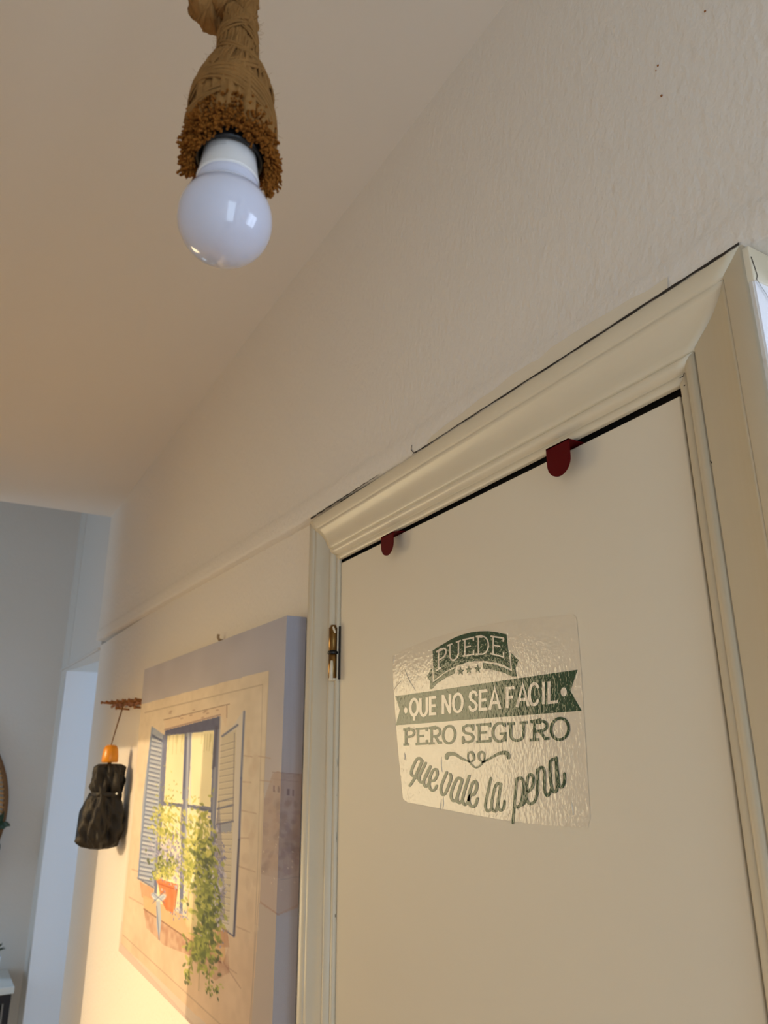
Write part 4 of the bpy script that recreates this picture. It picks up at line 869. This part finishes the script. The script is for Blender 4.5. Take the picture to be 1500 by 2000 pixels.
local(mr, obj('mirror_glass', bm, M['mirror'], mr))
def leafmesh(p, d, n_, ln, wd):
    d = d.normalized(); s = d.cross(n_).normalized(); nn = s.cross(d).normalized(); bm_ = bmesh.new(); prev = None
    for k in range(6):
        t = k / 5; w = wd * math.sin(math.pi * (0.08 + 0.90 * t)) ; c = p + d * ln * t + nn * 0.12 * ln * math.sin(math.pi * t)
        row = [bm_.verts.new(c - s * w), bm_.verts.new(c + nn * -w * 0.3), bm_.verts.new(c + s * w)]
        if prev:
            for j in range(2): bm_.faces.new((prev[j], prev[j + 1], row[j + 1], row[j]))
        prev = row
    return bm_
for k in range(46):
    a = math.radians(-8 - k * 1.9 + rng.uniform(-2, 2)) + math.pi; a = math.pi + math.radians(-4 + 0) if False else math.radians(180 + 3 + k * 2.0 + rng.uniform(-2, 2))
    p = MC + Vector((-0.025, MR * 0.965 * math.cos(a), MR * 0.965 * math.sin(a))); d = Vector((rng.uniform(-.5, 0), rng.uniform(-1, 0.6), rng.uniform(-1, .5)))
    local(mr, obj('leaf', leafmesh(p, d, Vector((-1, 0.2, 0.3)), rng.uniform(0.035, 0.06), rng.uniform(0.010, 0.016)), M['leaf'], mr, True))
bm = bmesh.new(); tube(bm, [MC + Vector((-0.02, MR * 0.965 * math.cos(math.radians(a)), MR * 0.965 * math.sin(math.radians(a)))) for a in range(180, 278, 6)], 0.004, 6); local(mr, obj('vine_stem', bm, M['leaf'], mr, True))
TZ = EZ - 0.915; ty = -0.485
ct = tag(empty('console_table', (XM - 0.14, 0.05, 0)), 'narrow console table with white top and black metal legs', 'table')
bm = B(((XF - 0.34, ty, TZ - 0.028), (XF - 0.01, 0.55, TZ))); bevel(bm, 0.003); local(ct, obj('table_top', bm, M['tabletop'], ct))
for y in (ty + 0.02, 0.53):
    for x in (XF - 0.32, XF - 0.03):
        bm = B(((x - 0.012, y - 0.012, 0), (x + 0.012, y + 0.012, TZ - 0.06))); bevel(bm, 0.002); local(ct, obj('leg', bm, M['blackmetal'], ct))
bm = B(((XF - 0.335, ty + 0.008, TZ - 0.062), (XF - 0.308, 0.542, TZ - 0.0285)), ((XF - 0.045, ty + 0.008, TZ - 0.062), (XF - 0.018, 0.542, TZ - 0.0285)), ((XF - 0.308, ty + 0.008, TZ - 0.062), (XF - 0.045, ty + 0.034, TZ - 0.0285)), ((XF - 0.308, 0.516, TZ - 0.062), (XF - 0.045, 0.542, TZ - 0.0285)))
local(ct, obj('rail_frame', bm, M['blackmetal'], ct))
PP = Vector((XF - 0.20, -0.385, TZ + 0.0005))
pt = tag(empty('potted_succulent', PP), 'small dark succulent in a square white pot on the console table', 'plant')
bm = bmesh.new(); hexa(bm, [(-0.042, -0.042, 0.10), (0.042, -0.042, 0.10), (0.042, 0.042, 0.10), (-0.042, 0.042, 0.10), (-0.030, -0.030, 0), (0.030, -0.030, 0), (0.030, 0.030, 0), (-0.030, 0.030, 0)]); bevel(bm, 0.003); obj('pot', bm, M['pot'], pt)
bm = B(((-0.036, -0.036, 0.099), (0.036, 0.036, 0.103))); obj('soil', bm, M['soil'], pt)
for k in range(26):
    a = k * 2.4; el = 0.25 + 1.1 * k / 26; d = Vector((math.cos(a) * math.cos(el), math.sin(a) * math.cos(el), math.sin(el)))
    obj('leaf', leafmesh(Vector((0, 0, 0.103)) + Vector((d.x, d.y, 0)) * 0.012, d, Vector((0, 0, 1)), rng.uniform(0.04, 0.065), 0.013), M['leaf'], pt, True)
